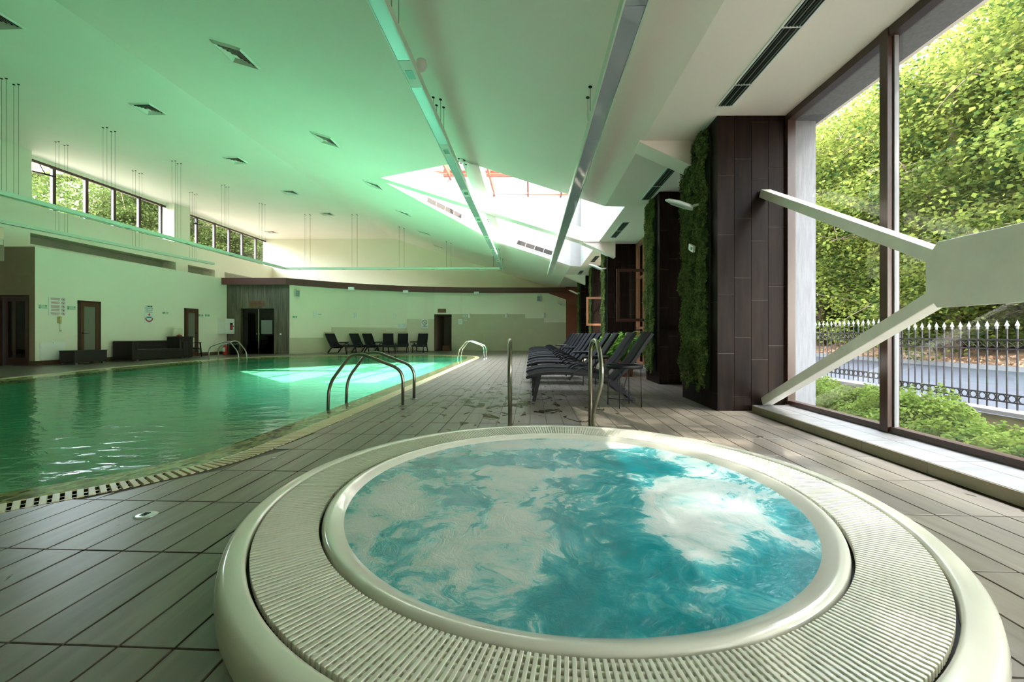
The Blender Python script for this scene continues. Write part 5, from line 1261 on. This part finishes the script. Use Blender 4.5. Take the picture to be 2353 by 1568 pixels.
# hedges
def hedge(loc, sx, sy, sz, n, label, seed, size=.06):
    ph = rng.uniform(0, 2*PI, n); cz = rng.uniform(-.2, 1, n); r = np.sqrt(np.clip(1-cz*cz,0,1)); rad = rng.uniform(.75,1.05,n)
    nx_, ny_ = np.cos(ph)*r, np.sin(ph)*r; lump = 1+.12*np.sin(ph*5+seed)+.10*np.sin(cz*9+ph*3)
    p = np.stack([nx_*sx*rad*lump, ny_*sy*rad*lump, np.clip(cz,0,1)*sz*rad*lump],1)
    H = empty('hedge', loc); tag(H, label, 'hedge', 'low hedge bushes outside')
    o = link('foliage', leaves_mesh('hedge_leaves', p, np.stack([nx_,ny_,cz+.4],1), size, M_leafC, .6), H); o['kind'] = 'stuff'
    k = MB()
    for q in range(7): a = q*.9+seed; k.tube([(0,0,0),(sx*.5*math.cos(a),sy*.5*math.sin(a),sz*.7)],.012,5)
    k.build('stems', M_bark, H)
hedge((6.1,8.6,-.6), .75, 1.2, .66, 20000, 'bright clipped bush outside beside the concrete column return', 1)
hedge((5.95,7.0,-.6), .65, .9, .66, 20000, 'bush outside just left of the near mullion', 2)
hedge((5.6,5.85,-.6), .75, .75, .76, 20000, 'bush outside just right of the near mullion', 3)
hedge((5.2,4.7,-.6), .8, .7, .52, 22000, 'low loose bush outside the near pane', 4)
hedge((4.85,3.9,-.6), .8, .6, .54, 20000, 'low bush outside at the right edge of view', 5)
hedge((6.2,10.8,-.6), .6, 1.2, .7, 5000, 'bush outside behind the concrete return', 6)

# ------------------------------------------------------------------ trees
def tree_meshes(seed, H, crown_r, z0, nl, leaf, lm, n_br=16):
    r = np.random.default_rng(seed); tk = MB()
    tip = Vector((r.uniform(-.6,.6), r.uniform(-.6,.6), H*.8)); trunk = [Vector((0,0,-.5)), Vector((r.uniform(-.2,.2), r.uniform(-.2,.2), H*.25)), Vector((tip.x*.5, tip.y*.5, H*.5)), tip]
    tk.tube(trunk, [.26,.21,.15,.05], 8)
    tips = []; bk = MB()
    for i in range(n_br):
        t = .12+.85*i/n_br; z = H*.8*t; base = Vector((tip.x*t, tip.y*t, z)); a = i*2.4+r.uniform(-.4,.4)
        zz = max(z0, z)
        R_ = crown_r*math.sqrt(max(.15, 1-((z/H-.45)/.62)**2))*r.uniform(.75,1.1)
        end = Vector((math.cos(a)*R_, math.sin(a)*R_, max(z+r.uniform(-.06,.12)*H, z0)))
        mid = (base+end)/2+Vector((r.uniform(-.4,.4), r.uniform(-.4,.4), r.uniform(.2,.8)))
        bk.tube([base, mid, end], [.085*(1.15-t), .05*(1.15-t), .014], 5)
        for s_ in (.35,.55,.75,.95):
            q = (base*(1-s_)**2+mid*2*s_*(1-s_)+end*s_*s_)
            for _ in range(3):
                e = q+Vector((r.normal(0,.85), r.normal(0,.85), r.normal(0,.55))); bk.tube([q, (q+e)/2+Vector((0,0,.1)), e], [.022,.014,.006], 4, False); tips.append(e)
    T_ = np.array([tuple(t) for t in tips]); per = nl//len(T_); idx = np.repeat(np.arange(len(T_)), per); n = len(idx)
    off_ = r.normal(0, 1, (n,3))*np.array([.62,.62,.32]); p = T_[idx]+off_
    me = leaves_mesh('foliage', p, np.tile([[0,0,1.]],(n,1)), leaf, lm, .55, .8)
    return tk.mesh('trunk', M_bark, recalc=False), bk.mesh('branches', M_bark, recalc=False), me
TA = [tree_meshes(s, 14, 4.6, 1.2, 66000, .145, M_leafA, 20) for s in (1,2,3)]
TBIG = tree_meshes(6, 14, 4.2, 1.2, 60000, .105, M_leafA, 22)
def place_tree(TM_, loc, sc, rz, label, group):
    T0 = empty('tree', loc, rz); T0.scale = sc; tag(T0, label, 'tree', group)
    link('trunk', TM_[0], T0); link('branches', TM_[1], T0); f = link('foliage', TM_[2], T0); f['kind'] = 'stuff'
GT = 'broadleaf trees across the road'
spots = [(17.5,8.5,1.0),(18.5,12.5,1.05),(17.3,16.5,1.0),(19,20.5,1.1),(18.2,25,1.05),(17.0,.7,1.65),(16.8,-5.4,1.7),(23,10.5,1.25),(24,17,1.3),(23.5,23.5,1.25),(25,30,1.2),(17.8,30.5,1.0),(23,-1,1.7),(17.5,-10,1.7),(20,37,1.1),(18,44,1.1)]
tl_ = ['across the road straight behind the gusset plate','across the road just right of the near mullion','across the road behind the near mullion','across the road behind the upper brace','across the road left of the mullion','across the road at the right edge of view','across the road right of the view','in the second rank behind the gusset plate','in the second rank behind the mullion','in the second rank behind the upper brace','in the second rank beside the column return','across the road beside the column return','in the second rank right of the view','across the road far right of the view','farther up the road, past the column return','farthest up the road']
for i, ((x, y, s_), t_) in enumerate(zip(spots, tl_)):
    place_tree(TBIG if s_ > 1.6 else TA[i % 3], (x, y, .16*(x-15.5)), (s_, s_*(.72 if s_ > 1.6 else 1), s_*(1.05 if s_ > 1.6 else 1)*(.95 if i % 2 else 1.05)), i*1.7, 'yellow-green broadleaf tree '+t_, GT)
# understory shrubs on the bank
def shrub_mesh(seed, n):
    r = np.random.default_rng(seed); a = r.uniform(0,2*PI,n); c = r.uniform(0,1,n); rr = np.sqrt(1-c*c)*r.uniform(.5,1,n); lump = 1+.2*np.sin(a*4+seed)
    p = np.stack([np.cos(a)*rr*lump*1.6, np.sin(a)*rr*lump*1.6, c*2.2*r.uniform(.5,1,n)],1); return leaves_mesh('shrub_leaves', p, np.stack([np.cos(a)*rr,np.sin(a)*rr,c+.2],1), .11, M_leafA, .6, .8)
SHM = [shrub_mesh(4, 15000), shrub_mesh(5, 15000)]
for i, (x, y, s_) in enumerate([(18.3,6.5,1.0),(18.8,9.5,1.1),(18.6,12.2,.9),(19.0,15.2,1.1),(18.7,18.5,1.0),(19,22,1.1),(19,26,1.1),(19.5,30,1.2),(18.8,3.5,1.1),(21.5,8,1.5),(22,12,1.5),(22,17,1.5),(22,22,1.5),(22,28,1.6),(21,34,1.6)]):
    o = empty('shrub', (x, y, .16*(x-15.4)), i*1.3); o.scale = (s_, s_, s_); tag(o, 'green understory shrub on the bank, '+['first','second','third','fourth','fifth','sixth','seventh','eighth','ninth','tenth','eleventh','twelfth','thirteenth','fourteenth','fifteenth'][i]+' of the run beneath the trees', 'shrub', 'shrubs on the bank')
    f = link('foliage', SHM[i % 2], o); f['kind'] = 'stuff'; k = MB()
    for q in range(5): k.tube([(0,0,0),(.7*math.cos(q*1.3),.7*math.sin(q*1.3),1.3)],.02,4)
    k.build('stems', M_bark, o)

# ================================================================== OUTSIDE, LEFT: hillside
k = MB(); nx, ny = 30, 30; vs = []
def hz(d, y): return -1+max(0, d-6+.55*max(0, y-25))*.37+1.0*math.sin(d*.16+y*.07)+.8*math.sin(y*.21)
def hilltop(d, y): return min(hz(d, y), 21+2*math.sin(y*.09)+.36*max(0, y-62)+.02*d)
for j in range(ny+1):
    for i in range(nx+1):
        d = i*5.0; y = -30+j*8.0; vs.append((-18.5-d, y, hilltop(d, y)))
k.add(vs, [(j*(nx+1)+i,j*(nx+1)+i+1,(j+1)*(nx+1)+i+1,(j+1)*(nx+1)+i) for j in range(ny) for i in range(nx)], True)
tag(k.build('hillside', M_hill, recalc=False), kind='structure')
# scrub dotted over the slope: a few mesh kinds reused, one object (uncountable)
n = 170000; nc = 4200; cd = rng.uniform(20,110,nc); cyy = rng.uniform(5,190,nc); cs = rng.uniform(.8,2.2,nc); idx = rng.integers(0,nc,n)
hzv = np.array([hilltop(a,b) for a,b in zip(cd,cyy)])
p = np.stack([-18.5-cd[idx], cyy[idx], hzv[idx]],1)+np.abs(rng.normal(0,1,(n,3)))*np.array([1,1,1])*(cs[idx][:,None])*np.array([.9,.9,.9])*np.where(rng.uniform(0,1,(n,3))<.5,-1,1)*np.array([1,1,0])
p[:,2] += np.abs(rng.normal(0,.7,n))*cs[idx]
o = link('hillside_scrub', leaves_mesh('scrub', p, np.tile([[0,0,1.]],(n,1)), .42, M_leafB, .8, .9)); tag(o, 'dense scrub bushes covering the hillside beyond the clerestory', 'scrub', kind='stuff')
hv = empty('hillside_house', (-86,78,hilltop(67.5,78)+.5), .4); tag(hv, 'small pale house with flat roof on the hilltop seen through the clerestory', 'house')
MB().box(-5,5,-3,3,0,3).build('walls', M_creamw, hv); MB().box(-5.6,5.6,-3.6,3.6,3,3.4).build('roof', M_red, hv); MB().box(-3,-1,-3.05,-3,1,2.2).build('window', M_dark, hv)
TB = [tree_meshes(s, 11, 3.4, 1.0, 42000, .19, M_leafB, 14) for s in (8,9)]
GH = 'trees on the slope beyond the clerestory'
for i, (x, y, s_) in enumerate([(-33,37,1.0),(-34,42,1.1),(-36,47,1.1),(-38,53,1.1),(-30,50,1.1),(-33,56,1.2),(-36,62,1.2),(-41,58,1.2),(-30,64,1.1),(-43,64,1.3)]):
    place_tree(TB[i % 2], (x, y, hilltop(-x-18.5, y)), (s_, s_, s_), i*2.1, 'dense green tree on the slope beyond the clerestory, '+['first','second','third','fourth','fifth','sixth','seventh','eighth','ninth','tenth'][i]+' counted across the panes', GH)
